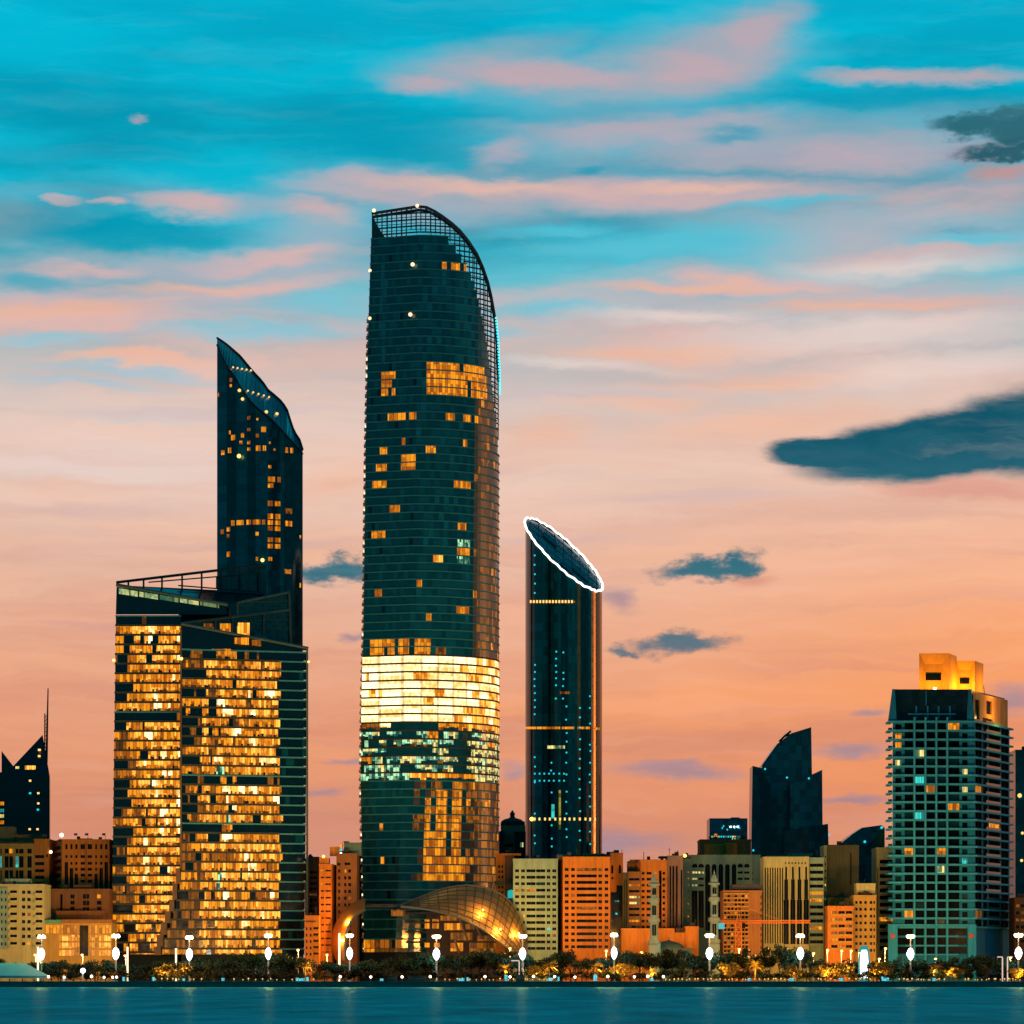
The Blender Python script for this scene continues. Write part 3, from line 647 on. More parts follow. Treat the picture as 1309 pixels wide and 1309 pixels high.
def panelglass(name,col,line,rough=.12,spec=.5,bw=1.5,bh=3.8,metal=0.):
    """curtain glass with its grid of joints and panes of slightly different tone"""
    if name in MATS: return MATS[name]
    m,t,b=nt(name); N=t.nodes; L=t.links
    g=N.new('ShaderNodeNewGeometry'); s=N.new('ShaderNodeSeparateXYZ'); c=N.new('ShaderNodeCombineXYZ'); L.new(g.outputs['Position'],s.inputs[0])
    ad=N.new('ShaderNodeMath'); ad.operation='MULTIPLY_ADD'; L.new(s.outputs[1],ad.inputs[0]); ad.inputs[1].default_value=.8; L.new(s.outputs[0],ad.inputs[2])
    L.new(ad.outputs[0],c.inputs[0]); L.new(s.outputs[2],c.inputs[1])
    br=N.new('ShaderNodeTexBrick'); br.offset=0; br.inputs['Scale'].default_value=1; br.inputs['Brick Width'].default_value=bw; br.inputs['Row Height'].default_value=bh
    br.inputs['Mortar Size'].default_value=.10; br.inputs['Bias'].default_value=-.2
    br.inputs['Color1'].default_value=tuple(k*.6 for k in col)+(1,); br.inputs['Color2'].default_value=tuple(k*1.5 for k in col)+(1,); br.inputs['Mortar'].default_value=line+(1,)
    L.new(c.outputs[0],br.inputs['Vector']); L.new(br.outputs['Color'],b.inputs['Base Color'])
    b.inputs['Roughness'].default_value=rough; b.inputs['Specular IOR Level'].default_value=spec; b.inputs['Metallic'].default_value=metal
    MATS[name]=m; return m
# ================================================================ the twin-block lit office building
B=Bld('office_building','wide office building of two glass blocks glowing amber with pointed prow roofs','office building',268,1446)
GLS=panelglass('screen glass green',(.006,.05,.045),(.03,.08,.07),.1,.5,1.6,2.2)
DK=wall('office core',(.015,.03,.03)); GREEN=wall('fin green',(.09,.16,.12),.5)
def YL(x): return 1453.
def YRt(x): return 1446+15*(x-232)/161
def left_edge(y): return 148.6-(y-745)*5.5/430
def mid(y): return interp([(780,231.5),(1120,230),(1140,227),(1165,221),(1190,213),(1222,204)],y)
def right_edge(y): return 393-(y-830)*4/390
def strip(fy,y0,y1,xs,mats_,ml,push=0,lean=0):
    q=MB()
    for (a,c),mt in zip(zip(xs,xs[1:]),mats_):
        ya,yc=fy(a)-push,fy(c)-push; zr=(1450-5)/1450
        if mt in (W_OR,W_BR,W_HOT):                  # desks, people and blinds darken the foot of a lit room
            yb=y0+(y1-y0)*R.uniform(.58,.80); n_=max(1,round((c-a)/1.8))
            for k in range(n_):
                e,f=a+(c-a)*k/n_,a+(c-a)*(k+1)/n_; ye,yf=fy(e)-push,fy(f)-push; low=pick(mt,(.38,W_DIM),(.28,W_OR),(.08,GL2))
                q.poly([(X(e,ye),ye,Z(y1,1446)),(X(f,yf),yf,Z(y1,1446)),(X(f,yf),yf,Z(yb,1446)),(X(e,ye),ye,Z(yb,1446))],ml.index(low))
            q.poly([(X(a,ya),ya,Z(yb,1446)),(X(c,yc),yc,Z(yb,1446)),(X(c,yc),yc,Z(y0,1446)),(X(a,ya),ya,Z(y0,1446))],ml.index(mt)); continue
        q.poly([(X(a,ya),ya,Z(y1,1446)),(X(c,yc),yc,Z(y1,1446)),(X(c,yc),yc,Z(y0,1446)),(X(a,ya),ya,Z(y0,1446))],ml.index(mt))
    return q
ML=[GL,GL2,GLB,W_DIM,W_OR,W_BR,W_HOT,W_GRN,W_PAL]
def runs(x0,x1,fn):
    xs=[x0]; ms=[]; n=max(1,round((x1-x0)/2.6)); left=0
    for k in range(n):
        x=x0+(x1-x0)*(k+1)/n
        if left<=0: cur=fn((xs[-1]+x)/2); left=R.choice((1,2,2,3,4))
        left-=1; xs.append(x); ms.append(cur)
    return xs,ms
for side_ in (0,1):
    fy=YRt if side_ else YL; y=828.3 if side_ else 783.4; k=0
    while y<1219:
        pitch=12.35; y1=min(y+pitch,1220); ym=(y+y1)/2
        x0=mid(ym)+(1.5 if side_ else 0) if side_ else left_edge(ym); x1=right_edge(ym) if side_ else mid(ym)
        mode=R.random()
        darkrow=(not side_ and (y<795 or abs(ym-909)<6)) or (side_ and (y<838 or abs(ym-993)<6 or abs(ym-1053)<5))
        leftlit=R.random()<.42
        def fnL(x):
            if darkrow: return pick(GL2,(.10,W_DIM))
            if x<159: return pick(W_OR,(.3,W_DIM)) if leftlit else pick(GL2,(.08,W_DIM))
            if x<162 and R.random()<.5: return GL2
            if x<184: return pick(W_OR,(.12,GL2),(.25,W_BR),(.06,W_DIM))
            return pick(W_BR,(.03,GL2),(.30,W_OR) if mode<.8 else (.05,W_OR),(.16,W_HOT) if mode<.45 else (.04,W_HOT))
        def fnR(x):
            if darkrow: return pick(GL2,(.08,W_DIM)) if not 276<x<300 else pick(GL2,(.35,W_OR))
            if x<256: return pick(GL2,(.30,W_DIM),(.05,W_OR)) if mode<.68 else pick(W_OR,(.35,W_DIM))
            if x<265.5: return W_BR if R.random()<.85 else W_OR
            if x<271: return pick(W_DIM,(.35,GL2),(.25,W_OR))
            if x<356: return pick(W_BR,(.035,GL2),(.38,W_OR) if mode<.75 else (.1,W_OR),(.16,W_HOT) if mode<.4 else (.03,W_HOT),(.04,W_DIM),(.04,W_GRN) if x<292 else (.0,W_GRN))
            return GL2 if R.random()<.93 else GL
        xs,ms=runs(x0,x1,fnR if side_ else fnL)
        B.add('window_band',strip(fy,y+pitch*.22,y1,xs,ms,ML),ML)
        q=MB(); xa,xb=x0-(.0 if side_ else .4),x1+(.8 if side_ else 0)
        ya,yb_=fy(xa),fy(xb); z1,z0=Z(y,1446),Z(y+pitch*.22,1446)
        cuts=[(xa,357.,1),(357.,xb,0)] if side_ and not darkrow else [(xa,xb,0 if darkrow else 1)]
        for ca,cb_,mi in cuts:
            ya,yb_=fy(ca),fy(cb_); zz1=z1 if mi else z0+(z1-z0)*.7
            q.prism([(X(ca,ya),ya-.55),(X(cb_,yb_),yb_-.55),(X(cb_,yb_),yb_+.3),(X(ca,ya),ya+.3)],z0,zz1,mi)
        B.add('floor_edge',q,[EDGE,EDGEB])
        k+=1; y+=pitch
q=MB()
q.prism([(X(left_edge(800),1454)+.2,1453.6),(X(228,1454),1453.6),(X(228,1454),1490),(X(149,1490),1490)],G,Z(785,1446)); q.prism([(X(228.2,1470),1470),(X(292,1470),1470),(X(296,1491),1491),(X(228.2,1491),1491)],G,Z(776,1470))
q.prism([(X(231.4,1447),1447.6),(X(388,1461),1461.2),(X(388,1492),1492),(X(231.4,1492),1492)],G,Z(829,1446)); B.add('core_wall',q,DK)
# leaning fin where the two blocks part at the foot, and the corner fin
q=MB(); ys=[1110,1130,1150,1165,1180,1195,1210,1221]
for a,c in zip(ys,ys[1:]):
    w0,w1=2+5*(a-1110)/110,2+5*(c-1110)/110
    q.prism([(X(mid(c)-w1,1446),1444.6),(X(mid(c)+2,1446),1444.6),(X(mid(c)+2,1446),1452.8),(X(mid(c)-w1,1446),1452.8)],Z(c,1446),Z(a,1446))
q.box(X(mid(900)-.6,1446),X(mid(900)+1.5,1446),1444.9,1452.9,Z(1110,1446)+.01,Z(803,1446)); B.add('leaning_fin',q,wall('fin bronze',(.20,.13,.06),.5))
q=MB(); q.prism([(X(391.5,1461),1460.2),(X(394,1461),1460.4),(X(394,1492),1492),(X(391.5,1492),1492)],G,Z(829,1461)); B.add('corner_fin',q,GREEN)
# prow roofs
def quad3(q,pts,m=0): q.poly([(X(a,Y_),Y_,Z(b_,Y_)) for a,b_,Y_ in pts],m)
q=MB(); quad3(q,[(148,785.5,1453.),(290,785.5,1453.),(290,773,1453.),(149,750,1453.)]); quad3(q,[(149,748,1453.2),(290,773,1453.2),(338,760,1490),(335,757,1490)]); B.add('roof_prow',q,[GL2])
for k in range(5):
    a=152+k*26; c=a+24; f=lambda x:750+(x-149)*23/141
    q=MB(); quad3(q,[(a,f(a)+8.5-k*.6,1452.9),(c,f(c)+8.5-k*.6,1452.9),(c,f(c)+1.5,1452.9),(a,f(a)+1.5,1452.9)]); B.add('clerestory_window',q,emit('clerestory glow',(.75,.75,.28),.9,(.04,.20,.10),(6,4),.5,.3,.2) if k in(0,1,3) else emit('clerestory dim',(.25,.35,.12),.8,(.02,.12,.07),(6,4)))
def P3(a,b_,Y_): return (X(a,Y_),Y_,Z(b_,Y_))
q=MB(); q.tube([P3(148.5,747.5,1452.8),P3(291,773,1452.8)],.75,6); B.add('eave_beam',q,GREEN)
q=MB(); sy=lambda x:1453.4+37*(x-149)/186; top=lambda x:744.5-(x-149)*22/186
q.tube([P3(149,744.5,sy(149)),P3(335,722.3,sy(335))],.6,5)
q.tube([P3(190,744.3,sy(190)),P3(335,732.5,sy(335))],.3,5); q.tube([P3(228,748.5,sy(228)),P3(335,757,sy(335))],.3,5)
for x_ in (164,183.5,207,232.7,257.7,282.3,306.5,330): q.tube([P3(x_,top(x_),sy(x_)),P3(x_,min(773,750+(x_-149)*23/141) if x_<290 else 765,sy(x_))],.42,5)
B.add('screen_frame',q,wall('frame dark green',(.02,.05,.045),.5))
q=MB(); quad3(q,[(331.5,765,1490),(340,765,1490),(340,721,1490),(331.5,722.5,1490)]); quad3(q,[(276,752,sy(276)+.3),(331,757,sy(331)+.3),(331,733,sy(331)+.3),(276,738,sy(276)+.3)]); B.add('screen_glass',q,GLS)
ry=lambda x:1447+38*(x-232)/138
q=MB(); quad3(q,[(303,771,ry(303)),(369,757.5,ry(369)),(371,824,ry(371)),(303,800,ry(303))]); quad3(q,[(232,798,ry(232)),(303,788.5,ry(303)),(303,812,ry(303)),(240,802,ry(240))]); B.add('screen_glass',q,GLS)
q=MB(); q.tube([P3(302,770.5,ry(302)-.5),P3(369.5,757,ry(369.5)-.5)],.5,5); q.tube([P3(232,797,ry(232)-.5),P3(370,779.5,ry(370)-.5)],.6,5); q.tube([P3(369.5,757,ry(369.5)-.6),P3(371.5,823,ry(371.5)-.6)],.55,5)
for x_ in (275,297,337): q.tube([P3(x_,797-(x_-232)*17/138,ry(x_)-.5),P3(x_,800+(x_-232)*.2,ry(x_)-.5)],.4,5)
q.tube([P3(303,772,ry(303)-.5),P3(303,790,ry(303)-.5)],.5,5)
for yy in (768,792,803): q.tube([P3(310,yy+1.5,ry(310)-.4),P3(370,yy,ry(370)-.4)],.16,4)
B.add('screen_frame',q,GREEN)
q=MB(); quad3(q,[(232.5,829,1446.0),(393,831.5,1461),(393,829,1461),(232.5,799,1446.0)]); B.add('roof_prow',q,GL2)
q=MB(); q.tube([P3(231.5,797.5,1445.6),P3(394,828.5,1460.6)],.62,6); B.add('eave_beam',q,GREEN)
for a,c,y0,y1,mt in ((256,273,797,803.5,W_DIM),(276,295,797,806.5,W_OR),(298,319,796,812.5,W_BR),(258,271,805.5,808,W_DIM),(300,318,815,823,W_OR),(322,334,818,825,W_DIM)):
    q=MB(); Y_=ry((a+c)/2)-1.2 if y1<813 else 1451; q.poly([P3(a,y1,Y_),P3(c,y1+1.5,Y_),P3(c,y0,Y_),P3(a,y0,Y_)]); B.add('window',q,mt)
q=MB(); Y_=YRt(286)-.35; q.poly([P3(271,838.5,Y_),P3(295,839,Y_),P3(295,829.5,Y_),P3(271,829,Y_)]); B.add('window',q,W_OR)
B.beacon(145.5,844,1450,.6); B.beacon(232,842,1444,.6); B.beacon(394.5,846,1460,.45)
B.finish()
# ================================================================ slender tower with a swept curved top, behind the offices
Y2=1620.; B=Bld('skyscraper','slender dark glass tower with a swept curved roof rising behind the amber office blocks','skyscraper',332,Y2)
TF=[(277.5,436),(283,451),(290,466),(300,480),(310,499),(320,513),(330,523),(342,532),(352,541),(362,551),(372,561),(380,569),(387,577)]
TB=[(277.5,432),(284,436),(291,441),(299,448),(306,454),(312,461),(320,471),(328,480),(335,487),(338.5,492),(341,497),(350,504),(360,513),(366,522),(370,530),(371.5,541),(377,553),(383,562),(387,575)]
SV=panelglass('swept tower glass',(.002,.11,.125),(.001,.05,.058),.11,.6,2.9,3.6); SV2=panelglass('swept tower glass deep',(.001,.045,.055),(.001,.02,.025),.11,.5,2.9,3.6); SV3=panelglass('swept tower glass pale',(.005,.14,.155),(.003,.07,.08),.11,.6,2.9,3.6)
ROOFG=panelglass('sloping roof glass',(.01,.10,.12),(.005,.05,.06),.2,.6,7,6)
n=32; fp=[];bp_=[]
for k in range(n+1):
    x_=277.5+(387-277.5)*(.5-.5*math.cos(math.pi*k/n)); c=(x_-332.2)/54.8; dd=max(0,1-c*c)
    fp.append((x_,Y2+9-9*dd)); bp_.append((x_,Y2+9+23*dd))
q=MB(); zz=lambda tab,x_,yy=None: Z(interp(tab,x_),yy or Y2)
for k in range(n):
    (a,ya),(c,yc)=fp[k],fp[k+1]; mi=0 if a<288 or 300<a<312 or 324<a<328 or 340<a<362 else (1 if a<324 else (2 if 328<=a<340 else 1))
    q.poly([(X(a,ya),ya,G),(X(c,yc),yc,G),(X(c,yc),yc,zz(TF,c)),(X(a,ya),ya,zz(TF,a))],mi)
    (d,yd),(e,ye)=bp_[k],bp_[k+1]
    q.poly([(X(e,ye),ye,G),(X(d,yd),yd,G),(X(d,yd),yd,zz(TB,d,yd)),(X(e,ye),ye,zz(TB,e,ye))],1)
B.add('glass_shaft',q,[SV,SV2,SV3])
q=MB()
for k in range(n):
    (a,ya),(c,yc),(d,yd),(e,ye)=fp[k],fp[k+1],bp_[k],bp_[k+1]
    q.poly([(X(a,ya),ya,zz(TF,a)-.4),(X(c,yc),yc,zz(TF,c)-.4),(X(e,ye),ye,zz(TB,e,ye)-.4),(X(d,yd),yd,zz(TB,d,yd)-.4)])
B.add('sloping_roof',q,ROOFG)
q=MB(); q.tube([(X(a,ya),ya,zz(TF,a)) for a,ya in fp],.5,5); q.tube([(X(a,ya),ya,zz(TB,a,ya)) for a,ya in bp_],.5,5); B.add('roof_rim',q,wall('rim dark',(.01,.04,.045),.5))
def on2(x_,y_): 
    c=(x_-332.2)/54.8; dd=max(.02,1-c*c); ya=Y2+9-9*dd
    return Vector((X(x_,ya),ya,Z(y_,Y2))), math.atan2(9*2*c, 54.8*Y2/F)
W2=[(295,484,4,5),(295,491,3,4),(318,534,4,5),(329,536,2.5,3),(337,549,6,7),(298,558,6,7),(310,556,4,6),(308,565,4,4.5),(318,565.5,4,4.5),(293.5,551,3,5),(318,549,4,4),(329,557,4,5),(330,573,6,7),(338,573,4,7),(285,576,6,6),(293.5,574,5,7),(318,574,4,4),(351,574.5,3,3),(345,566,2,3),(366.5,574,4,7),(373,574,4,7),(345,596.5,4,4),(347,612.5,9,7),(357,612.5,4,7),(346,620.5,7,6),(345.5,643.5,7,7),(355,643.5,7,6.5),(345.5,660,7,7),(355,660,7,7),(345.5,668,7,6),(355,668,7,6),(345.5,675.5,7,6),(355,675.5,7,6),(369,652,10,7),(369,668,10,7),(297.5,667.5,5,7),(307,667.5,10,6.5),(318,667.5,6,6.5),(328,667.5,10,6.5),(337,667.5,4,6.5),(284,677.5,5,6),(292,675,5,6),(292,684,5,6),(345.5,690,7,6),(355,690,7,6),(345.5,698,7,6),(355,698,7,6),(328.5,682.5,4,5),(292,707,5,7),(328.5,714.5,3,5),(345.5,714.5,5,5),(368,729.5,9,6),(384,684,2,5),(384,746,2,6),(305,746.5,3,3),(312,746.5,3,3),(279,501,2.5,5)]
for x_,y_,w_,h_ in W2:
    p,a=on2(x_,y_); me=window_mesh(w_*Y2/F,h_*Y2/F,W_DIM if R.random()<.18 else W_OR); link('window',me,B.root,p-B.o+Vector((0,-.12,0)),a)
for k in range(5):                                 # small lamps set in rows on the sloping roof
    for (xa,ya_,xb,yb_) in ((298,470,321,474),(317,500,344,508)):
        t_=k/4; x_=xa+(xb-xa)*t_; y_=ya_+(yb_-ya_)*t_; tf,tb=interp(TF,x_),interp(TB,x_); v_=(tf-y_)/(tf-tb); c=(x_-332.2)/54.8; dd=max(0,1-c*c); Yp=Y2+9-9*dd+32*dd*v_
        q=MB(); q.ball((X(x_,Yp),Yp,Z(y_,Yp)+.2),.42); B.add('roof_lamp',q,DOTO,smooth=True)
for x_,y_ in ((340.5,526.5),(354,529),(310,510),(306,499)):
    tf,tb=interp(TF,x_),interp(TB,x_); v_=(tf-y_)/(tf-tb); c=(x_-332.2)/54.8; dd=max(0,1-c*c); Yp=Y2+9-9*dd+32*dd*max(-.02,v_)
    q=MB(); q.ball((X(x_,Yp),Yp,Z(y_,Yp)),.75); B.add('roof_lamp',q,DOTO,smooth=True)
B.beacon(305.5,583,Y2-.3,.9,LAMPO); B.beacon(335.5,716,Y2-.3,.8,LAMPO)
# ================================================================ oval tower cut at a slant, white light along its rim
Y3=1580.; B=Bld('skyscraper','dark oval glass tower sliced at a slant with a white-lit rim','skyscraper',720.5,Y3)
n=72; AX=49.6*Y3/F; BY=16.; cx3=X(720.6,Y3+BY)
OV=panelglass('oval tower glass',(.003,.10,.11),(.002,.05,.058),.10,.6,1.6,3.7); OV2=panelglass('oval tower glass deep',(.002,.035,.042),(.001,.02,.024),.10,.5,1.6,3.7); OVB=glass('oval tower bronze strip',(.32,.15,.05),.25,.6,.5)
def ring3(a,k_=1.): return (cx3+AX*k_*math.cos(a), Y3+BY+BY*k_*math.sin(a))
ZT=lambda x_,y_: Z(708.5,Y3+BY)-(x_-cx3)*(41.0*Y3/F/AX)+ (y_-(Y3+BY))*(27.*Y3/F/BY)
q=MB()
for k in range(n):
    a,c=2*math.pi*k/n,2*math.pi*(k+1)/n; p0,p1=ring3(a),ring3(c); px_=CX+((p0[0]+p1[0])/2)*F/((p0[1]+p1[1])/2)
    mi=0 if math.sin(a)>=0 else (2 if (738.5<px_<741.5 or 755<px_<761.5 or px_>767) else (1 if 718<px_<724 or 700<px_<706 or 742<px_<754 or 761<px_<767 else 0))
    q.poly([(p0[0],p0[1],G),(p1[0],p1[1],G),(p1[0],p1[1],ZT(*p1)),(p0[0],p0[1],ZT(*p0))],mi)
B.add('glass_shaft',q,[OV,OV2,OVB])
q=MB(); q.poly([(p[0],p[1],ZT(*p)-.8) for p in [ring3(2*math.pi*k/n) for k in range(n)]]); B.add('sloping_roof',q,panelglass('oval roof glass',(.012,.11,.13),(.004,.05,.06),.25,.5,5.5,7))
q=MB()
def rf(x_,y_,o=.0): return (x_,y_,ZT(x_,y_)-.8+o)
for k in range(-4,5):
    xx=cx3+k*AX/4.6; hh=BY*math.sqrt(1-((xx-cx3)/AX)**2); q.tube([rf(xx,Y3+BY-hh),rf(xx,Y3+BY+hh)],.14,4)
for k in (-2,-1,0,1,2):
    yy=Y3+BY+k*BY/2.8; hh=AX*math.sqrt(1-((yy-Y3-BY)/BY)**2); q.tube([rf(cx3-hh,yy),rf(cx3+hh,yy)],.14,4)
B.add('roof_rib',q,wall('roof rib',(.01,.05,.06)))
for x0,x1,y0,y1 in ((-.52,-.18,.12,.40),(.25,.62,-.45,-.25),(-.05,.2,-.75,-.5)):
    q=MB(); c=[(cx3+AX*x0,Y3+BY+BY*y0),(cx3+AX*x1,Y3+BY+BY*y0),(cx3+AX*x1,Y3+BY+BY*y1),(cx3+AX*x0,Y3+BY+BY*y1)]; q.prism(c,[rf(*p)[2]+.02 for p in c],[rf(*p)[2]+.9 for p in c]); B.add('roof_hatch',q,GL2)
q=MB(); q.tube([(p[0],p[1],ZT(*p)+.35*((k*7)%5-2)/2) for k,p in enumerate([ring3(2*math.pi*k/n,1.015) for k in range(n)])],.46,6,closed=True); B.add('rim_light',q,NEON)
def on3(px_,py_,o=.1):
    a=math.pi*1.5; 
    for _ in range(6):
        p=ring3(a); c=max(-1,min(1,(X(px_,p[1])-cx3)/AX)); a=2*math.pi-math.acos(c)
    p=ring3(a,1+o/AX); return Vector((p[0],p[1],Z(py_,p[1]))), math.atan2(AX*0+BY*math.cos(a)*-1*0+ (p[1]-Y3-BY)*0,1)
for yy,xs_,mt in ((769,(679,683,687,691,695,699,703,707,711,715,719,723,727,731),DOTO),(1047,(684,690,697,703,710,716,722,728,734,741,748,754,760),DOTO)):
    for x_ in xs_:
        p,_=on3(x_,yy,.25); q=MB(); q.box(p.x-.38,p.x+.38,p.y-.3,p.y+.3,p.z-.6,p.z+.6); B.add('facade_lamp',q,mt)
def band3(xa,xb,y0,y1,mt,name='window_band'):
    q=MB(); k=int((xb-xa)/2.5)+1; pr=None
    for j in range(k+1):
        p,_=on3(xa+(xb-xa)*j/k,(y0+y1)/2,.12); h_=(y1-y0)/2*Y3/F
        if pr is not None: q.poly([(pr.x,pr.y,pr.z-h_),(p.x,p.y,p.z-h_),(p.x,p.y,p.z+h_),(pr.x,pr.y,pr.z+h_)])
        pr=p
    B.add(name,q,mt)
band3(672,716,929,932,W_OR); band3(718,734,929,932,W_OR); band3(738,754,929,932,W_OR); band3(760,766,930,933,W_OR)
band3(700,710,953,957,W_PAL); band3(711,722,953,957,W_PAL); band3(716,728,884,887,W_DIM); band3(714,717,1010,1060,emit('stair glow',(.45,.4,.04),.8,(.05,.08,.01),(1,2)),'stair_window'); band3(705,709,1028,1046,W_CY); band3(678,735,768,770.5,W_DIM)
for x_,ys in ((684,list(range(710,760,12))+list(range(850,920,9))+[968,980,1000,1040,1068,1078]),(705,[975,985,1013,1055,1072,1082]),(711,[833,842,851,859,867,876,893]),(720,[834,860,868,877,893]),(724,[903,920,937,948,962,975,990,1012,1025,1040,1060,1070]),(741,[905,917,930,945,958,970,982,996,1009,1020,1037,1062,1074]),(754,[890,905,925,952,960,975,990,1000,1018,1031,1049,1063,1079])):
    for y_ in ys:
        p,_=on3(x_+R.uniform(-.5,.5),y_,.15); q=MB(); q.box(p.x-.34,p.x+.34,p.y-.2,p.y+.3,p.z-.34,p.z+.34); B.add('light_dot',q,DOTC)
for x_ in (684,690,696,702,708,715,721):
    for y_ in (989,998):
        p,_=on3(x_,y_,.15); q=MB(); q.box(p.x-.34,p.x+.34,p.y-.2,p.y+.3,p.z-.34,p.z+.34); B.add('light_dot',q,DOTC)
p,_=on3(681.5,1047,.8); q=MB(); q.ball(p,.9); B.add('beacon',q,LAMPO,smooth=True)
# ================================================================ apartment tower with the golden roof boxes
Y4=1420.; B=Bld('apartment_tower','teal-lit gridded apartment tower crowned by two golden box turrets','apartment tower',1215,Y4)
CON=wall('tower concrete teal',(.008,.19,.28),.75); CONS=wall('balcony slab teal',(.04,.36,.45),.7); CON2=wall('tower concrete shade',(.08,.10,.10),.8); RED=plain('red sign',(.55,.06,.02),.5)
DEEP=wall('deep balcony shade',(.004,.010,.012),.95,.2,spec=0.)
ops=[]; pt=11.42
for k in range(23):
    y0=923.9+k*pt
    for a,c in ((1144.5,1152.5),(1156.4,1167.3),(1169.7,1181.4),(1183.8,1195.3),(1197.7,1209.3),(1211.7,1226.5),(1230,1237)):
        if k>=22 and a<1150: continue
        ops.append((a,c,y0+(1.9 if a in(1144.5,1230) else .3),y0+8.9,pick(WIN,(.03,W_OR),(.03,W_CY),(.02,W_PAL),(.25,WINT))))
for k in range(3):
    for a,c in ((1147.5,1167),(1170,1181),(1184,1195),(1198,1209),(1212,1236)): ops.append((a,c,1187+k*11.6,1196+k*11.6,WIN))
rops=[]
for k in range(23):
    y0=924+k*pt
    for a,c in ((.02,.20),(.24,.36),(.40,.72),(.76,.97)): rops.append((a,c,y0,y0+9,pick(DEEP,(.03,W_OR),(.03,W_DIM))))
B.block(1141,1246,921,CON,ops,44,skl=3,skr=44.5,rops=rops,rec=.9,cap=False)
xr_,yr_=X(1292,Y4+44),Y4+44; x0_,x1_=X(1141,Y4),X(1246,Y4)
xr_=X(1290.5,yr_)
for k in range(24):
    z1=Z(921.5+k*pt,Y4); z0=z1-.75; q=MB()
    q.prism([(X(1135.3,Y4),Y4-1.15),(X(1248.5,Y4),Y4-1.15),(X(1248.5,Y4),Y4-.03),(X(1135.3,Y4),Y4-.03)],z0,z1)
    q.prism([(X(1135.3,Y4),Y4-.02),(x0_-.02,Y4-.02),(x0_-.02,Y4+10),(X(1135.3,Y4),Y4+10)],z0,z1)
    d=Vector((xr_-x1_,44)).normalized(); nn=Vector((d.y,-d.x))*1.3; e_=Vector((d.x,d.y))*1.5
    q.prism([(x1_+nn.x*.02,Y4+nn.y*.02),(x1_+nn.x,Y4+nn.y),(xr_+nn.x+e_.x,yr_+nn.y+e_.y),(xr_+nn.x*.02+e_.x,yr_+nn.y*.02+e_.y)],z0+.01,z1-.01)
    B.add('balcony_slab',q,CONS)
    q=MB(); zc=z0-1.1; q.box(X(1135.6,Y4),X(1140.8,Y4),Y4+1.,Y4+1.1,z1,z1+.9)
    a=Vector((x1_,Y4))+nn*.9+d*12; c=Vector((x1_,Y4))+nn*.9+d*32
    q.prism([(a.x,a.y),(c.x,c.y),(c.x-nn.x*.1,c.y-nn.y*.1),(a.x-nn.x*.1,a.y-nn.y*.1)],z1,z1+.95); B.add('balcony_rail',q,GLB)
for x_ in (1168.5,1182.6,1196.5,1210.5):
    q=MB(); q.box(X(x_-1.1,Y4),X(x_+1.1,Y4),Y4-1.5,Y4-1.16,Z(1231,Y4),Z(917,Y4)); B.add('fin',q,CONS)
for yy in (1196,1208,1219.5):
    q=MB(); q.box(X(1157,Y4),X(1225,Y4),Y4-1.45,Y4-.9,Z(yy+1.7,Y4),Z(yy,Y4)); B.add('grid_bar',q,CONS)
for xa,xb,xc,xd,tri in ((1134.5,1146.5,1137,1144,1141),(1236.5,1247,1240,1246.5,1241)):
    q=MB(); q.prism([(X(xa,Y4),Y4-2.4),(X(xb,Y4),Y4-2.4),(X(xb,Y4),Y4-1.6),(X(xa,Y4),Y4-1.6)],G,Z(1184,Y4)); B.add('portal_pillar',q,wall('portal teal',(.02,.34,.47),.6))
    q=MB(); i=[(tri-3.2,1192.5),(tri-3.2,1200.5),(tri+4.2,1196.5)]; f=[(X(a,Y4),Y4-2.7,Z(c,Y4)) for a,c in i]; k_=[(a,Y4-2.41,c) for a,_,c in f]
    q.poly(f); q.poly(k_[::-1])
    for j in range(3): q.poly([f[j],k_[j],k_[(j+1)%3],f[(j+1)%3]])
    B.add('triangle_sign',q,RED)
q=MB(); q.box(X(1134.5,Y4),X(1247,Y4),Y4-2.45,Y4-1.62,Z(1184,Y4)+.01,Z(1181.5,Y4)); B.add('portal_lintel',q,wall('portal teal',(.02,.34,.47),.6))
# crown: dark sloping recess between two piers, lit east flank
DKR=panelglass('crown slate',(.006,.018,.022),(.003,.008,.01),.3,.3,2.5,3)
q=MB(); zt,zb=Z(880.5,Y4),Z(921,Y4)
rg=[(X(1141.5,Y4)+0,Y4+2.5),(X(1241,Y4),Y4+2.5),(X(1284,yr_),yr_-1),(X(1180,yr_),yr_-1)]
q.prism(rg,zb+.01,[zt,zt,zt-.5,zt-.5]); B.add('crown_wall',q,DKR)
for a,c,e,f in ((1136,1146,1141.3,1144.5),(1236,1246,1239,1242)):
    q=MB(); bt=[(X(a,Y4),Y4-.5),(X(c,Y4),Y4-.5),(X(c,Y4),Y4+2.45),(X(a,Y4),Y4+2.45)]; tp=[(X(e,Y4),Y4+1.2),(X(f,Y4),Y4+1.2),(X(f,Y4),Y4+2.45),(X(e,Y4),Y4+2.45)]
    for j in range(4):
        k_=(j+1)%4; q.poly([bt[j]+(zb+.02,),bt[k_]+(zb+.02,),tp[k_]+(zt,),tp[j]+(zt,)])
    q.poly([p+(zt,) for p in tp]); B.add('crown_pier',q,CON)
q=MB(); 
for x_ in (1172,1186.5,1200.5,1215): q.box(X(x_-1,Y4),X(x_+1,Y4),Y4+1.7,Y4+2.48,Z(919,Y4),Z(902,Y4))
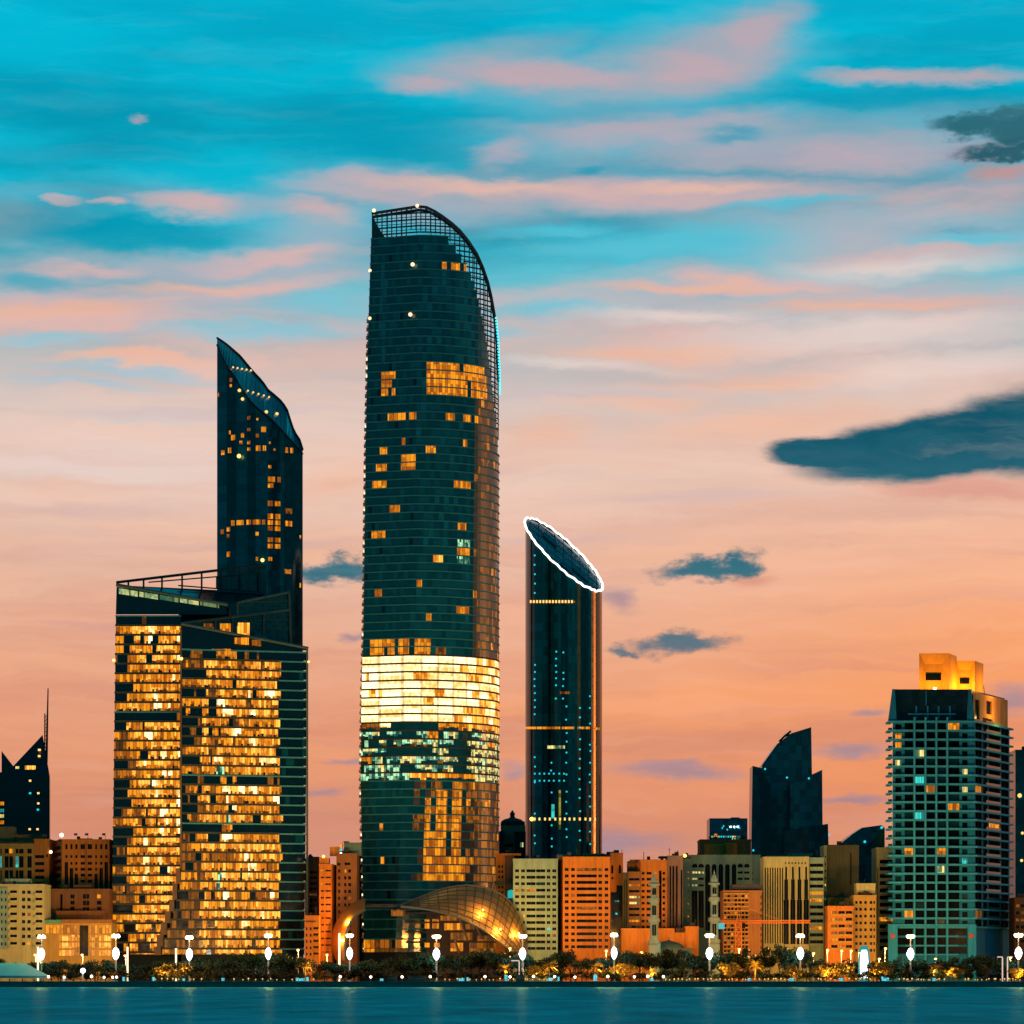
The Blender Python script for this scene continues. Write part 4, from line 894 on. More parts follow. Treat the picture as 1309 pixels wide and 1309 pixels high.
q.box(X(1161,Y4),X(1222,Y4),Y4+1.2,Y4+1.69,Z(913.6,Y4),Z(911.6,Y4)); q.box(X(1184,Y4),X(1185.4,Y4),Y4+1.9,Y4+2.48,Z(901,Y4),Z(882,Y4)); B.add('crown_rail',q,CON)
d=Vector((xr_-x1_,44)).normalized(); nn=Vector((d.y,-d.x)); a0=Vector((X(1243,Y4+3),Y4+3)); a1=Vector((X(1287,yr_),yr_))
q=MB(); B.facade(q,a0+nn*.4,a1+nn*.4,zb+.02,zt-1.2,[(2,8,1,9,WIN,False),(17,24,4,9.5,WIN,False),(12,26,.3,2.2,WIN,False)],.8)
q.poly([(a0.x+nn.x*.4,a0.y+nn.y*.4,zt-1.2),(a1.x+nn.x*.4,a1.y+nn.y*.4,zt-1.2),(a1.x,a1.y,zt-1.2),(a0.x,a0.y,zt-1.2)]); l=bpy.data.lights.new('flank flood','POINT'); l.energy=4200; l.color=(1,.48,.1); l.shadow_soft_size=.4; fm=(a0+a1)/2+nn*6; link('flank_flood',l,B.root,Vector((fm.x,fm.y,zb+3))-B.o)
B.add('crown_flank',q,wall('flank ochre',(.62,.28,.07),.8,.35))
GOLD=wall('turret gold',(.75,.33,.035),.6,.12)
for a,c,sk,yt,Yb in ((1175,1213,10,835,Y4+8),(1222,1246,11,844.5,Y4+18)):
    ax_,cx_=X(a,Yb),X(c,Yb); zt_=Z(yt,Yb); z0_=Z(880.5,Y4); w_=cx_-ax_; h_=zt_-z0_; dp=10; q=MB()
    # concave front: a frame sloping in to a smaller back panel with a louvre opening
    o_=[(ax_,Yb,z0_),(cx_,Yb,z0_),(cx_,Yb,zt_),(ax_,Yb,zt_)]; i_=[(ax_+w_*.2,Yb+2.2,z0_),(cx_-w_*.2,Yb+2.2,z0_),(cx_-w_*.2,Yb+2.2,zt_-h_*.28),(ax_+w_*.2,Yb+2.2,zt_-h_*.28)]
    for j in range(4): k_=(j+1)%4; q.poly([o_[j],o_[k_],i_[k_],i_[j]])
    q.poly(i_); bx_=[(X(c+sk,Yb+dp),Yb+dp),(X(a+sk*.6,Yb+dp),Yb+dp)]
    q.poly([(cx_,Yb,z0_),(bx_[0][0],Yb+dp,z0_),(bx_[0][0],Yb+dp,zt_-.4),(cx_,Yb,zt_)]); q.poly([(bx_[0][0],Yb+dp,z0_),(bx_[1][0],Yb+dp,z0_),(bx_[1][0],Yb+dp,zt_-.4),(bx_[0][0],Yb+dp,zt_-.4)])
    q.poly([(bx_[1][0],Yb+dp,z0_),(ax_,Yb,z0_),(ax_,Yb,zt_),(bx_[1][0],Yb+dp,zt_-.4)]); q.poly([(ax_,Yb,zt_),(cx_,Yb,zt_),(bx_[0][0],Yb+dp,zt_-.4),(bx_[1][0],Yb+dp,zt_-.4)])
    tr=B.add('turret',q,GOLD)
    q=MB(); q.prism([(ax_+w_*.27,Yb+1.5),(cx_-w_*.27,Yb+1.5),(cx_-w_*.24,Yb+2.19),(ax_+w_*.24,Yb+2.19)],z0_+h_*.28,z0_+h_*.46); B.add('louvre',q,WIN,tr)
    q=MB(); q.box((ax_+cx_)/2-.6,(ax_+cx_)/2+.6,Yb-3.2,Yb-2.4,z0_+.0,z0_+.9); B.add('floodlight',q,LAMPW)
    l=bpy.data.lights.new('turret flood','POINT'); l.energy=4600; l.color=(1,.42,.05); l.shadow_soft_size=.4; link('turret_flood',l,B.root,Vector(((ax_+cx_)/2,Yb-3.8,z0_+2.2))-B.o)
    l=bpy.data.lights.new('turret flood','POINT'); l.energy=4600; l.color=(1,.42,.05); l.shadow_soft_size=.4; link('turret_flood',l,B.root,Vector((bx_[0][0]+4,Yb+4,z0_+2.2))-B.o)
q=MB(); q.tube([(X(1257,Y4+28),Y4+28,Z(868,Y4)),(X(1259,Y4+28),Y4+28,Z(883,Y4))],.15,4); B.add('antenna',q,STEEL)
B.finish()
# ================================================================ walls of the town
C=dict(cream=(.40,.34,.16),green=(.22,.34,.21),orange=(.54,.19,.025),brown=(.27,.12,.035),ochre=(.42,.26,.05),olive=(.13,.13,.05),pink=(.44,.26,.15),dim=(.13,.07,.03),sand=(.42,.40,.15),slate=(.02,.04,.045))
def Wl(k): return wall('wall '+k,C[k])
ROOFD=wall('roof clutter dark',(.05,.05,.045))
def balc(B,x0,x1,y0,h,Y,mat,out=1.1,sub=None):
    q=MB(); z1,z0=Z(y0,Y),Z(y0+h,Y); q.box(X(x0,Y),X(x1,Y),Y-out,Y-.02,z0,z0+.18); q.box(X(x0,Y),X(x1,Y),Y-out,Y-out+.12,z0+.181,z1); B.add('balcony',q,mat)
# --- west side
B=Bld('tower','dark pyramid-topped tower with a tall lattice spire','tower',38,1760); Y=1760
PG=panelglass('pyramid glass',(.002,.010,.014),(.003,.022,.026),.15,.4,60,4.2)
q=MB(); zb,za=Z(992,Y),Z(938,Y); r4=[(X(5,Y),Y),(X(63.5,Y),Y),(X(64.5,Y+26),Y+26),(X(6,Y+26),Y+26)]; q.prism(r4,G,zb); ap=(X(54.5,Y+8),Y+8,za)
q.poly([r4[0]+(zb,),r4[1]+(zb,),ap]); q.poly([r4[1]+(zb,),r4[2]+(zb,),ap]); q.poly([r4[2]+(zb,),r4[3]+(zb,),ap]); q.poly([r4[3]+(zb,),r4[0]+(zb,),ap]); B.add('glass_shaft',q,PG)
q=MB(); q.tube([P3(59.5,975,Y+9),P3(61.5,880,Y+9)],[.7,.3],5)
q.tube([P3(57,975,Y+9),P3(57.3,912,Y+9)],.3,4)
for k in range(12): q.tube([P3(57,970-k*4.8,Y+9),P3(60.5,967-k*4.8,Y+9)],.18,4); q.tube([P3(57,970-k*4.8,Y+9),P3(60.5,971.5-k*4.8,Y+9)],.14,4)
B.add('spire',q,wall('spire rust',(.10,.05,.03)))
for x_,y_,mt in ((49,958,DOTO),(49,966,DOTO),(38.5,998,DOTO),(38.5,1014,DOTC),(49,1014,DOTO),(49,1027,DOTO),(48.5,1035,DOTC),(38,1060,DOTO),(48,1060,DOTO)):
    q=MB(); q.box(X(x_-1.4,Y),X(x_+1.4,Y),Y-.3+(3 if y_<990 else 0),Y-.02+(8 if y_<990 else 0),Z(y_+1.2,Y),Z(y_-1.2,Y)); B.add('window',q,mt)
q=MB(); q.box(X(19.5,Y),X(24,Y),Y+1,Y+9,Z(982.5,Y),Z(979.5,Y)); B.add('window',q,W_PAL); q=MB(); q.box(X(31.5,Y),X(45,Y),Y+1,Y+9,Z(983.5,Y),Z(978.5,Y)); B.add('window',q,W_BR); B.finish()
B=Bld('tower','low dark tower with one pointed corner beside the spired pyramid tower','tower',5,1800); Y=1800
q=MB(); q.prism([(X(-14,Y),Y),(X(17,Y),Y),(X(17,Y+20),Y+20),(X(-14,Y+20),Y+20)],G,[Z(990,Y),Z(984,Y),Z(984,Y),Z(990,Y)]); z=Z(980,Y)
q.prism([(X(2,Y-1),Y-1),(X(17,Y-1),Y-1),(X(17,Y+18),Y+18),(X(2,Y+18),Y+18)],Z(1000,Y),[Z(960,Y),Z(979.5,Y),Z(979.5,Y),Z(960,Y)]); B.add('glass_shaft',q,PG)
for y_,mt in ((1027,W_OR),(1036,W_CY),(1043,W_PAL),(1051,W_OR)):
    q=MB(); q.box(X(0,Y-1),X(5.5,Y-1),Y-1.4,Y-1.02,Z(y_+2.5,Y),Z(y_-2,Y)); B.add('window',q,mt)
B.finish()
B=Bld('office_building','ochre office building with tall dark windows behind the cream balcony flats','building',25,1470)
ops=[]
for a,c in ((-8,-1),(.5,2),(6,11),(12,16.5),(20,23.5),(24.5,30),(35,40.5)):
    for e,f in ((1085,1091),(1094.5,1109),(1112.5,1128),(1131,1146)): ops.append((a,c,e,f,pick(WIN,(.04,W_OR),(.06,W_CY))))
B.block(-20,43.5,1081,Wl('ochre'),ops); B.roofbox(-20,43,1076,1081,ROOFD,dep=18,back=.5)
B.block(43.6,62.5,1075,Wl('orange'),[(44.8,56.5,y_,y_+4,WIN) for y_ in (1093,1102,1111,1119.5,1127.5,1136,1145)]+[(59,61,1092,1096,WIN)],26)
B.roofbox(-12,15,1056,1076,Wl('olive'),dep=9,back=6); B.roofbox(15.2,52,1066,1075.5,Wl('brown'),dep=9,back=7); B.beacon(64.8,1089,1470,.6,LAMPW); B.finish()
B=Bld('apartment_block','cream apartment block with stacked corner balconies above the white tent','apartment block',28,1402); Y=1402
ops=grid(((28,32.2),(35,39.2)),1138.4,9.42,8,4.2,None,((.10,W_OR),(.06,W_CY)))+grid(((13,21.6),(45.5,54)),1138.2,9.42,8,5.2,WIN)+grid(((-22,-18),(-12,-8),(-2,2.5),(6,9)),1138.4,9.42,8,4.2,WINT)
B.block(-30,56.5,1133,Wl('sand'),ops,20)
for k in range(8):
    for a,c in ((12.4,22.2),(44.8,54.8)): balc(B,a,c,1141.6+k*9.42,3.4,Y,Wl('sand'))
B.block(-24,9.5,1134.5,Wl('green'),grid(((-20,-15),(-10,-5),(1.2,3.2),(6,8)),1138.6,9.42,8,4.2,WINT),.9,Y=1401,yb=1213,cap=False)
B.roofbox(3,36,1123,1133,Wl('green'),dep=8); B.roofbox(12,22,1121,1123,ROOFD,dep=5,back=5); B.finish()
B=Bld('hotel','orange hotel block with stepped dark slots and small roof flags','hotel',105,1465); Y=1465
cols=((83.5,86.2),(90,92.6),(96.2,99),(103,108.6),(112,117.6),(121.6,124),(128,130.8),(134.3,137.2))
ops=[(a,c,1079,1085.6,WIN) for a,c in cols]
for j,y_ in enumerate((1093.2,1101.8,1109.4,1117,1124.8,1132.5)):
    for i,(a,c) in enumerate(cols):
        d=min(i,7-i)
        if (d==0 and y_>1100) or (d==1 and y_>1108) or (d==2 and y_>1115): continue
        ops.append((a,c,y_,y_+3.6,pick(WIN,(.05,W_OR))))
for i,y_ in ((0,1102),(7,1102),(1,1109.6),(6,1109.6),(2,1117),(5,1117)):
    a,c=cols[i]; ops.append((a-.8,c+.8,y_,1139,WIN))
B.block(79,140,1075.5,Wl('orange'),ops,22,skl=-11,lops=[(.1,.9,1080+k*9,1085+k*9,WINT) for k in range(7)])
q=MB(); q.box(X(109.7,Y),X(110.7,Y),Y-.45,Y-.02,Z(1128,Y),Z(1076,Y)); B.add('pilaster',q,Wl('brown'))
for a,c,e in ((74,81,1072.5),(84,89,1073.5),(101,116,1071.5),(126,134,1073.2)): B.roofbox(a,c,e,1075.4,ROOFD,dep=6,back=2)
for x_ in (98.5,112.5,134.5):
    q=MB(); q.tube([P3(x_,1075,Y+3),P3(x_,1064.5,Y+3)],.1,4); B.add('flag_pole',q,STEEL)
    q=MB(); q.box(X(x_,Y+3)-1.3,X(x_,Y+3)-.1,Y+2.97,Y+3.03,Z(1067.6,Y),Z(1064.8,Y)); B.add('flag',q,plain('flag cloth',(.10,.05,.04),.9))
B.beacon(78.7,1067.5,1468,.8,LAMPW); B.finish()
B=Bld('office_building','plain brown block below the orange hotel with the roof flags','building',102,1440)
B.block(63,139.5,1139,Wl('brown'),[(77,80,1143,1166,WIN)]+[(a,c,y_,y_+5,pick(WIN,(.15,W_OR))) for a,c in ((90,95.2),(124,129.2)) for y_ in (1143.5,1151.5,1159)]+[(a,c,y_,y_+6,WIN) for a,c in ((106,109.7),(110.3,114)) for y_ in (1143,1151.3,1159.6)],20)
B.block(72,132,1167,Wl('brown'),[],8,Y=1430); B.roofbox(92,116,1131,1139,Wl('dim'),dep=8,back=4); B.finish()
B=Bld('pavilion_building','low long building with big glowing amber windows','building',92,1404); Y=1404
ops=[(a,c,1182.5,1193.5,W_OR) for a,c in ((52,76.5),(78.5,99.5),(114.5,124),(127,142))]+[(a,c,y_,y_+7.6,W_BR if a in(75.5,127) else W_OR) for a,c in ((75.5,95),(96,101.5),(114.5,124.5),(127,142)) for y_ in (1195.5,1205,1214.5)]+[(101.8,112.8,1183,1222,WIN)]
B.block(40,143,1180,Wl('ochre'),ops,18,cap=False)
q=MB(); q.box(X(79,Y),X(143.5,Y),Y-1.2,Y+16,Z(1180,Y)+.01,Z(1175.5,Y)); B.add('cornice',q,Wl('brown')); q=MB(); q.box(X(39.5,Y),X(78.8,Y),Y-1.6,Y+16,Z(1180.8,Y)+.02,Z(1175.8,Y)); B.add('cornice',q,wall('cornice greenlit',(.10,.30,.16))); B.finish()  # green light along this stretch is put into the cornice colour
# --- between the offices and the tall tower
B=Bld('apartment_block','narrow grey-brown block nearest the amber office building','apartment block',399,1475)
B.block(390,407,1100,Wl('dim'),[(396,405,1113.5+k*7.1,1116.8+k*7.1,pick(WIN,(.12,W_DIM),(.08,W_CY))) for k in range(8)],20); B.roofbox(391,407,1095,1100,wall('roof blue',(.03,.10,.12)),dep=10,back=1); B.finish()
B=Bld('apartment_block','small orange flats with a column of dark balconies','apartment block',399,1425)
B.block(389.5,408,1173,Wl('orange'),grid(((391,393),(396,398.2)),1185.5,8.1,5,3.6,WIN)+grid(((400.5,407),),1185,8.1,5,4.8,WIN),16)
for k in range(5): balc(B,400,407.6,1188+k*8.1,2.2,1425,Wl('orange'),.9)
B.roofbox(391,403,1177,1179,Wl('dim'),name='canopy',Y=1423,dep=1.5,back=.2); B.finish()
B=Bld('apartment_block','tall rust-orange block with faint window rows beside the cream-brown tower block','apartment block',418,1442)
B.block(408,424,1107,Wl('orange'),[(410,414.2,1112+k*8.65,1114+k*8.65,pick(WIN,(.12,W_OR))) for k in range(13)]+[(416,422.8,1112+k*8.65,1114+k*8.65,pick(WIN,(.12,W_DIM))) for k in range(13)],20,skr=6); B.roofbox(408,420.5,1096.5,1107,Wl('orange'),dep=8,back=1); B.beacon(413.5,1094.8,1440,.6); B.finish()
B=Bld('apartment_block','cream-brown tower block with small square windows and lit rooftop sign boxes','apartment block',443,1447)
B.block(430,456.5,1093.5,Wl('brown'),grid(((432.3,434.7),(440,442.7),(445.2,448.6)),1111.4,8.7,12,4.2,None,((.07,W_OR),))+[(431,435,1103,1106.4,WIN),(440.5,447.6,1102.6,1106,WIN)],22,rops=[])
B.roofbox(421,434,1082,1093.4,Wl('orange'),dep=6,back=4); B.roofbox(439,461,1076.5,1093.4,wall('roof green',(.14,.24,.15)),dep=8,back=4); B.roofbox(438.6,445,1075,1076.3,ROOFD,dep=8,back=3)
for y0,y1,mt in ((1078,1084,W_OR),(1085,1088,DOTC),(1090,1093,LAMPC)):
    q=MB(); q.box(X(434.5,1449),X(437,1449),1448.5,1449.5,Z(y1,1449),Z(y0,1449)); B.add('roof_sign_light',q,mt)
B.finish()
B=Bld('apartment_block','dark narrow block tucked against the tall tower','apartment block',459,1520); B.block(453,472,1086,Wl('slate'),[(455,464,1092+k*8,1096+k*8,WIN) for k in range(9)],20); B.finish()
# --- between the tall tower and the oval tower
B=Bld('domed_building','dark building with a small cupola between the two round towers','building',655,1640); Y=1640
B.block(640,672,1055,Wl('pink'),[(645,656,1079,1082.5,WIN)],24,cap=False); B.block(634,645,1065,Wl('slate'),[],8,Y=1637); B.block(658,674,1065.5,Wl('slate'),[(665,669,1077,1083,W_PAL)],8,Y=1637)
q=MB(); q.lathe([(5.4,Z(1054.9,Y)),(5.6,Z(1052,Y)),(5.2,Z(1049,Y)),(4.,Z(1046.5,Y)),(1.4,Z(1044.5,Y)),(1.,Z(1042,Y)),(1.3,Z(1039.5,Y)),(.6,Z(1036.5,Y)),(.1,Z(1034.5,Y))],X(655,Y),Y+8,14); B.add('cupola',q,wall('cupola dark',(.03,.06,.06)))
B.roofbox(641,671,1050,1054.8,wall('cupola dark',(.03,.06,.06)),dep=14,back=1); B.finish()
B=Bld('apartment_block','small orange block peeking over the golden shell canopy','apartment block',645,1455)
B.block(634,657,1094,Wl('orange'),grid(((637,639.2),(641,643.2)),1106,6.6,8,3.4,WIN),14); B.roofbox(633,666,1091,1093.9,Wl('orange'),name='roof_slab',dep=8,back=-1.5); B.block(645.5,657,1097,Wl('dim'),[],3,Y=1453)
q=MB(); q.lathe([(1.6,Z(1148,1452)),(1.6,Z(1139,1452)),(.3,Z(1137.5,1452))],X(654,1452),1451,10); B.add('water_tank',q,emit('tank glow cyan',(.02,.62,.6),.7)); B.roofbox(632,645,1126,1131,Wl('olive'),Y=1446,dep=5,back=0,name='roof_canopy'); B.finish()  # the cyan tank is no lamp; its material gives it a glow
rows13=[1111.3+k*8.27 for k in range(13)]
B=Bld('apartment_block','pale green-cream apartment slab with paired wide windows','apartment block',685,1416)
ops=[]
for y_ in rows13:
    for a,c in ((658.5,663.4),(666.2,671),(673,684.6),(685.4,697),(699,703.4),(706,711)): ops.append((a,c,y_,y_+3.7,pick(WIN,(.03,W_CY),(.05,W_DIM),(.03,W_OR),(.10,WINT))))
B.block(656,713,1100.5,Wl('green'),ops,20,cap=True)
for y_ in rows13:
    pass
B.roofbox(671,697,1096.8,1100.3,Wl('green'),dep=7,back=2); B.roofbox(663,670,1098.6,1100.3,ROOFD,dep=4,back=5); B.mast(707,1092,1100); B.finish()
B=Bld('apartment_block','bright orange apartment slab with long central windows','apartment block',750,1416)
ops=[]
for y_ in [1109.6+k*8.23 for k in range(13)]:
    for a,c in ((722,726.8),(730.2,734.8),(737.2,763),(765,769.6),(773,777.6)): ops.append((a,c,y_,y_+3.8,pick(WIN,(.05,W_CY) if a>735 else (.02,W_CY),(.04,W_DIM),(.03,W_OR))))
B.block(719.8,780,1098,Wl('orange'),ops,24,skl=-8)
B.roofbox(733,766,1094,1097.8,Wl('ochre'),dep=8,back=1.5); B.roofbox(712,727,1091.5,1097.8,Wl('pink'),dep=7,back=6); B.roofbox(727,782,1092.5,1097.8,ROOFD,dep=7,back=8); B.roofbox(746,773,1089.8,1097.8,Wl('orange'),dep=7,back=10)
B.block(780.2,796.5,1093,Wl('orange'),[(781.2,784,1106,1116.5,WIN),(791,793.8,1106,1116.5,WIN),(781.5,784,1121,1124,WIN)],14,Y=1428,yb=1131); B.block(780.2,788,1131,Wl('orange'),[],14,Y=1428,yb=1140,cap=False); B.roofbox(776,788,1088.5,1093,ROOFD,Y=1430,dep=7); B.mast(795,1086,1093,1436); B.finish()
B=Bld('office_building','black glass block in the gap beside the bright orange slab','building',790,1450); B.block(781,800,1120,GL2,[],20); 
for x_,y_,mt in ((787,1152,W_PAL),(790,1152,W_CY),(788,1168,DOTC)):
    q=MB(); q.box(X(x_-1.2,1450),X(x_+1.2,1450),1449.7,1449.98,Z(y_+1,1450),Z(y_-1,1450)); B.add('window',q,mt)
B.finish()
# --- east side
B=Bld('apartment_block','orange-fronted block with dark slot windows behind the near minaret','apartment block',826,1425)
ops=[]
for k in range(10):
    for a,c in ((820.3,824),(826.6,832.8),(836,839.4),(847,850.2)): ops.append((a,c,1114.6+k*7.65,1118+k*7.65,pick(WIN,(.05,W_OR))))
ops.append((842.4,845.8,1113,1188,WIN))
B.block(819,853,1102,Wl('orange'),ops,20,skl=-17)
B.block(803,818.8,1117,Wl('brown'),[(804,817.5,1122.5+k*7.6,1125.7+k*7.6,pick(WIN,(.10,W_OR),(.12,W_PAL))) for k in range(9)],5,Y=1424)
B.block(802,818.9,1103,Wl('brown'),[],6,Y=1432,yb=1117,cap=False); B.block(796,802.8,1118,Wl('olive'),[(797.5,798.5,1124,1186,WIN),(800,801,1124,1186,WIN)],5,Y=1425)
B.roofbox(813,842,1098.5,1101.8,ROOFD,dep=9,back=3); B.roofbox(806,815,1098,1102.8,Wl('brown'),dep=5,back=8); B.mast(823,1089,1098,1430,.15); B.finish()
B=Bld('office_building','warm stone block of narrow vertical slots beside the arcaded building','building',864,1432)
B.block(853.2,873,1096.5,Wl('pink'),[(856,858,1107,1188,WIN),(859.6,861.8,1107,1188,WIN),(864,866.2,1107,1188,WIN),(870.3,872.3,1112,1188,WIN)],18); B.roofbox(843,884,1094,1096.3,ROOFD,dep=9,back=4); B.mast(866,1087,1094,1440,.18); B.beacon(875.5,1093.8,1436,.7); B.finish()
B=Bld('office_building','grey-green arcaded building with tall round-topped window bays','building',922,1450)
ops=[(a,c,1104,1109,WIN,True) for a,c in ((884.8,891.4),(893,899.8),(943,949.6),(951.4,958))]+[(a,c,y_,y_+2.8,pick(WIN,(.2,W_PAL))) for a,c in ((884.8,891.4),(893,899.8)) for y_ in (1114,1122,1130.4)]+[(a,c,y_,y_+2.8,WIN) for a,c in ((943,949.6),(951.4,958)) for y_ in (1114,1122,1130.4)]
ops+=[(a,c,1138.5,1186,WIN) for a,c in ((884.4,891.5),(893,899.7))]+[(a,c,1104.6,1190,WIN,True) for a,c in ((901.5,907.6),(910,916),(918.6,924.4),(927,932.8),(935.5,941.2))]+[(879.3,880.7,1114+k*8.1,1115.8+k*8.1,pick(WIN,(.2,W_OR))) for k in range(9)]+[(961.4,962.8,1115+k*8.1,1116.8+k*8.1,WIN) for k in range(5)]
B.block(873.2,972,1095.5,Wl('green'),ops,22,rec=.8); B.finish()
B=Bld('podium_building','low orange podium wall behind the mosque dome','building',845,1405)
B.block(795,862,1189.5,Wl('orange'),[],14); B.block(862.2,876,1195,Wl('orange'),[],13,Y=1405.5); B.block(876.2,893,1187,Wl('orange'),[],14); B.roofbox(864,877,1186,1194.6,Wl('dim'),dep=5); B.finish()
B=Bld('apartment_block','brown block packed with tiny lit windows behind the crane mast','apartment block',945,1402)
B.block(924.5,974,1141,Wl('brown'),[(925.5+i*4.55,928.7+i*4.55,1144+k*5.4,1147.4+k*5.4,pick(WIN,(.20,W_DIM),(.10,W_OR))) for i in range(7) for k in range(14)]+[(972.2,973.6,1145+k*8,1149+k*8,WIN) for k in range(9)],20)
q=MB(); 
for k in range(15): q.box(X(925,1402),X(957.3,1402),1401.2,1401.98,Z(1143+k*5.4,1402),Z(1141.8+k*5.4,1402))
B.add('floor_edge',q,Wl('ochre')); B.roofbox(936,976,1130.5,1140.6,ROOFD,dep=12,back=2); B.finish()
B=Bld('office_building','brown building with two rounded roof bays below the far blue block','building',927,1560); Y=1560
B.block(895,960,1075.5,Wl('brown'),[],22)
q=MB(); q.lathe([(5.2,Z(1100,Y)),(5.2,Z(1081,Y)),(4.6,Z(1079.5,Y))],X(914,Y),Y+1,16); q.lathe([(3.4,Z(1100,Y)),(3.4,Z(1079,Y)),(2.9,Z(1077.8,Y))],X(934,Y),Y+.5,16); B.add('round_bay',q,Wl('orange')); B.finish()
B=Bld('office_building','far blue glass block with scattered pale lights','building',931,2100); Y=2100
BL=panelglass('far blue glass',(.01,.12,.16),(.006,.07,.09),.25,.5,3,3.6); B.block(907,955.5,1046,BL,[],30,cap=False); B.roofbox(935,946,1044.6,1046,ROOFD,dep=10)
for x_,y_,w_,mt in [(915,1067,4,W_OR)]+[(912+R.random()*38,R.choice((1053.5,1056,1058.5,1060.5)),1.6,DOTC) for k in range(7)]+[(910+k*3.0,1069.5,1.8,R.choice((DOTC,W_PAL,W_GRN))) for k in range(14)]+[(934+k*4.5,1057,2.2,LAMPC) for k in range(3)]+[(936+k*4,1072.5,1.8,W_GRN) for k in range(4)]:
    q=MB(); q.box(X(x_-w_/2,Y),X(x_+w_/2,Y),Y-.3,Y-.02,Z(y_+1,Y),Z(y_-1,Y)); B.add('window',q,mt)
B.finish()
# shard-like dark towers
SG=panelglass('shard glass',(.004,.14,.15),(.003,.10,.11),.2,.4,3,3.6); SG2=panelglass('shard glass deep',(.002,.075,.085),(.002,.05,.056),.2,.4,3,3.6)
B=Bld('office_tower','cluster of dark slanting glass shards with a ragged roofline','office tower',1010,1700); Y=1700
def shard(pts,Y,dep,m,skx=0):
    q=MB(); f=[(X(a,Y),Y,Z(b_,Y)) for a,b_ in pts]; bk=[(a+skx,Y+dep,c) for a,_,c in f]
    q.poly(f[::-1] if (f[1][0]-f[0][0])*(f[2][2]-f[1][2])-(f[1][2]-f[0][2])*(f[2][0]-f[1][0])<0 else f); q.poly(bk)
    for j in range(len(f)): k_=(j+1)%len(f); q.poly([f[j],f[k_],bk[k_],bk[j]])
    return B.add('glass_shard',q,m)
shard([(960,1110),(974.5,1110),(974.5,982),(962,979)],Y-6,20,SG2); shard([(980,1110),(1040,1110),(1037,929.5),(1011,937.5),(993.5,951),(974,978),(974.7,1110)],Y,24,SG)
shard([(974.7,1110),(984,1110),(984,1005),(974,983)],Y-8,7,GL2); shard([(992,1110),(1052,1110),(1051,984),(1010,1003),(1009,1110)],Y-9,16,SG); shard([(1003,1110),(1009,1110),(1009,1001),(1008,1001)],Y-9.5,8,GL2); shard([(1002,1110),(1060,1110),(1058.5,1053),(1003,1062)],Y-14,12,SG2)
q=MB(); q.tube([P3(996,948,Y+2),P3(1003,941,Y+2),P3(1011,934.5,Y+2)],.5,4); q.tube([P3(1003,941,Y+2),P3(1009,938,Y+2)],.6,4); B.add('roof_crane',q,STEEL)
for x_,y_ in ((1034,995),(978,983),(1060,1067),(963,1087),(1006,994)):
    q=MB(); q.ball((X(x_,Y-16),Y-16,Z(y_,Y-16)),.5); B.add('facade_lamp',q,DOTC,smooth=True)
B.finish()
B=Bld('office_tower','dark building with a curved barrel roof and a bronze flank','office tower',1103,1580); Y=1580
shard([(1068,1120),(1118,1120),(1129,1056),(1126,1054.8),(1102,1058),(1090,1066),(1074,1079)],Y,26,SG); shard([(1112.5,1140),(1131,1140),(1131,1057),(1124,1064),(1114,1076)],Y-2,20,wall('bronze flank',(.30,.12,.05))); shard([(1098,1140),(1118,1140),(1118,1074),(1098,1082)],Y-4,10,SG2)
for x_,y_ in ((1105.5,1076),(1127,1058)):
    q=MB(); q.ball((X(x_,Y-5),Y-5,Z(y_,Y-5)),.6); B.add('facade_lamp',q,DOTC,smooth=True)
q=MB(); q.box(X(1060,Y),X(1076,Y),Y+3,Y+12,Z(1090,Y),Z(1079.5,Y)); B.add('roof_plant_room',q,wall('roof blue',(.03,.10,.12))); B.finish()
B=Bld('office_building','cream building of slim vertical fins flaring at the top','building',1005,1420)
ops=[(977.6+k*3.15,979.2+k*3.15,1109,1206,WIN) for k in range(8)]
for c in (1005,1013.6,1022,1030.6): ops+=[(c-1.2,c+1.2,1108,1124,WIN),(c-2.4,c+2.4,1124.03,1150,WIN),(c-3.3,c+3.3,1150.03,1207,pick(WIN,(.0,W_OR)))]
ops+=[(1003.5+k*4.2,1005.1+k*4.2,1102,1104.4,WIN) for k in range(7)]
B.block(976,1034,1098,Wl('sand'),ops,20,rec=.8); B.roofbox(981,1034,1093.5,1097.8,Wl('sand'),dep=12,back=2); B.roofbox(1008,1042,1089.5,1097.8,wall('roof green',(.14,.24,.15)),dep=8,back=12); B.finish()
B=Bld('apartment_block','pale block striped with continuous dark balcony bands','apartment block',1044,1422)
B.block(1034.2,1053,1099,Wl('green'),[(1035.2,1052.4,1104+k*8.9,1108.6+k*8.9,pick(WIN,(.06,W_OR))) for k in range(12)],18)
for k in range(12): balc(B,1034.6,1052.8,1108.2+k*8.9,2.6,1422,Wl('green'),.8)
B.finish()
B=Bld('office_building','windowless olive slab rising above the striped balcony block','building',1075,1445)
B.block(1057,1098,1083,Wl('olive'),[(1087,1088.4,1090,1131,WIN)],22); B.block(1053.2,1056.9,1083.5,Wl('sand'),[(1054.3,1055.8,1094+k*9,1097+k*9,pick(WIN,(.5,W_PAL))) for k in range(12)],18,Y=1443); B.block(1058,1090,1150,Wl('ochre'),[],4,Y=1440); B.finish()
B=Bld('apartment_block','low orange flats with lit balconies below the olive slab','apartment block',1075,1406)
B.block(1058,1091,1161,Wl('orange'),[(1062.5+i*9.4,1070.5+i*9.4,1164.5+k*8.7,1168.5+k*8.7,pick(WIN,(.2,W_DIM),(.12,W_OR))) for i in range(3) for k in range(6)],14)
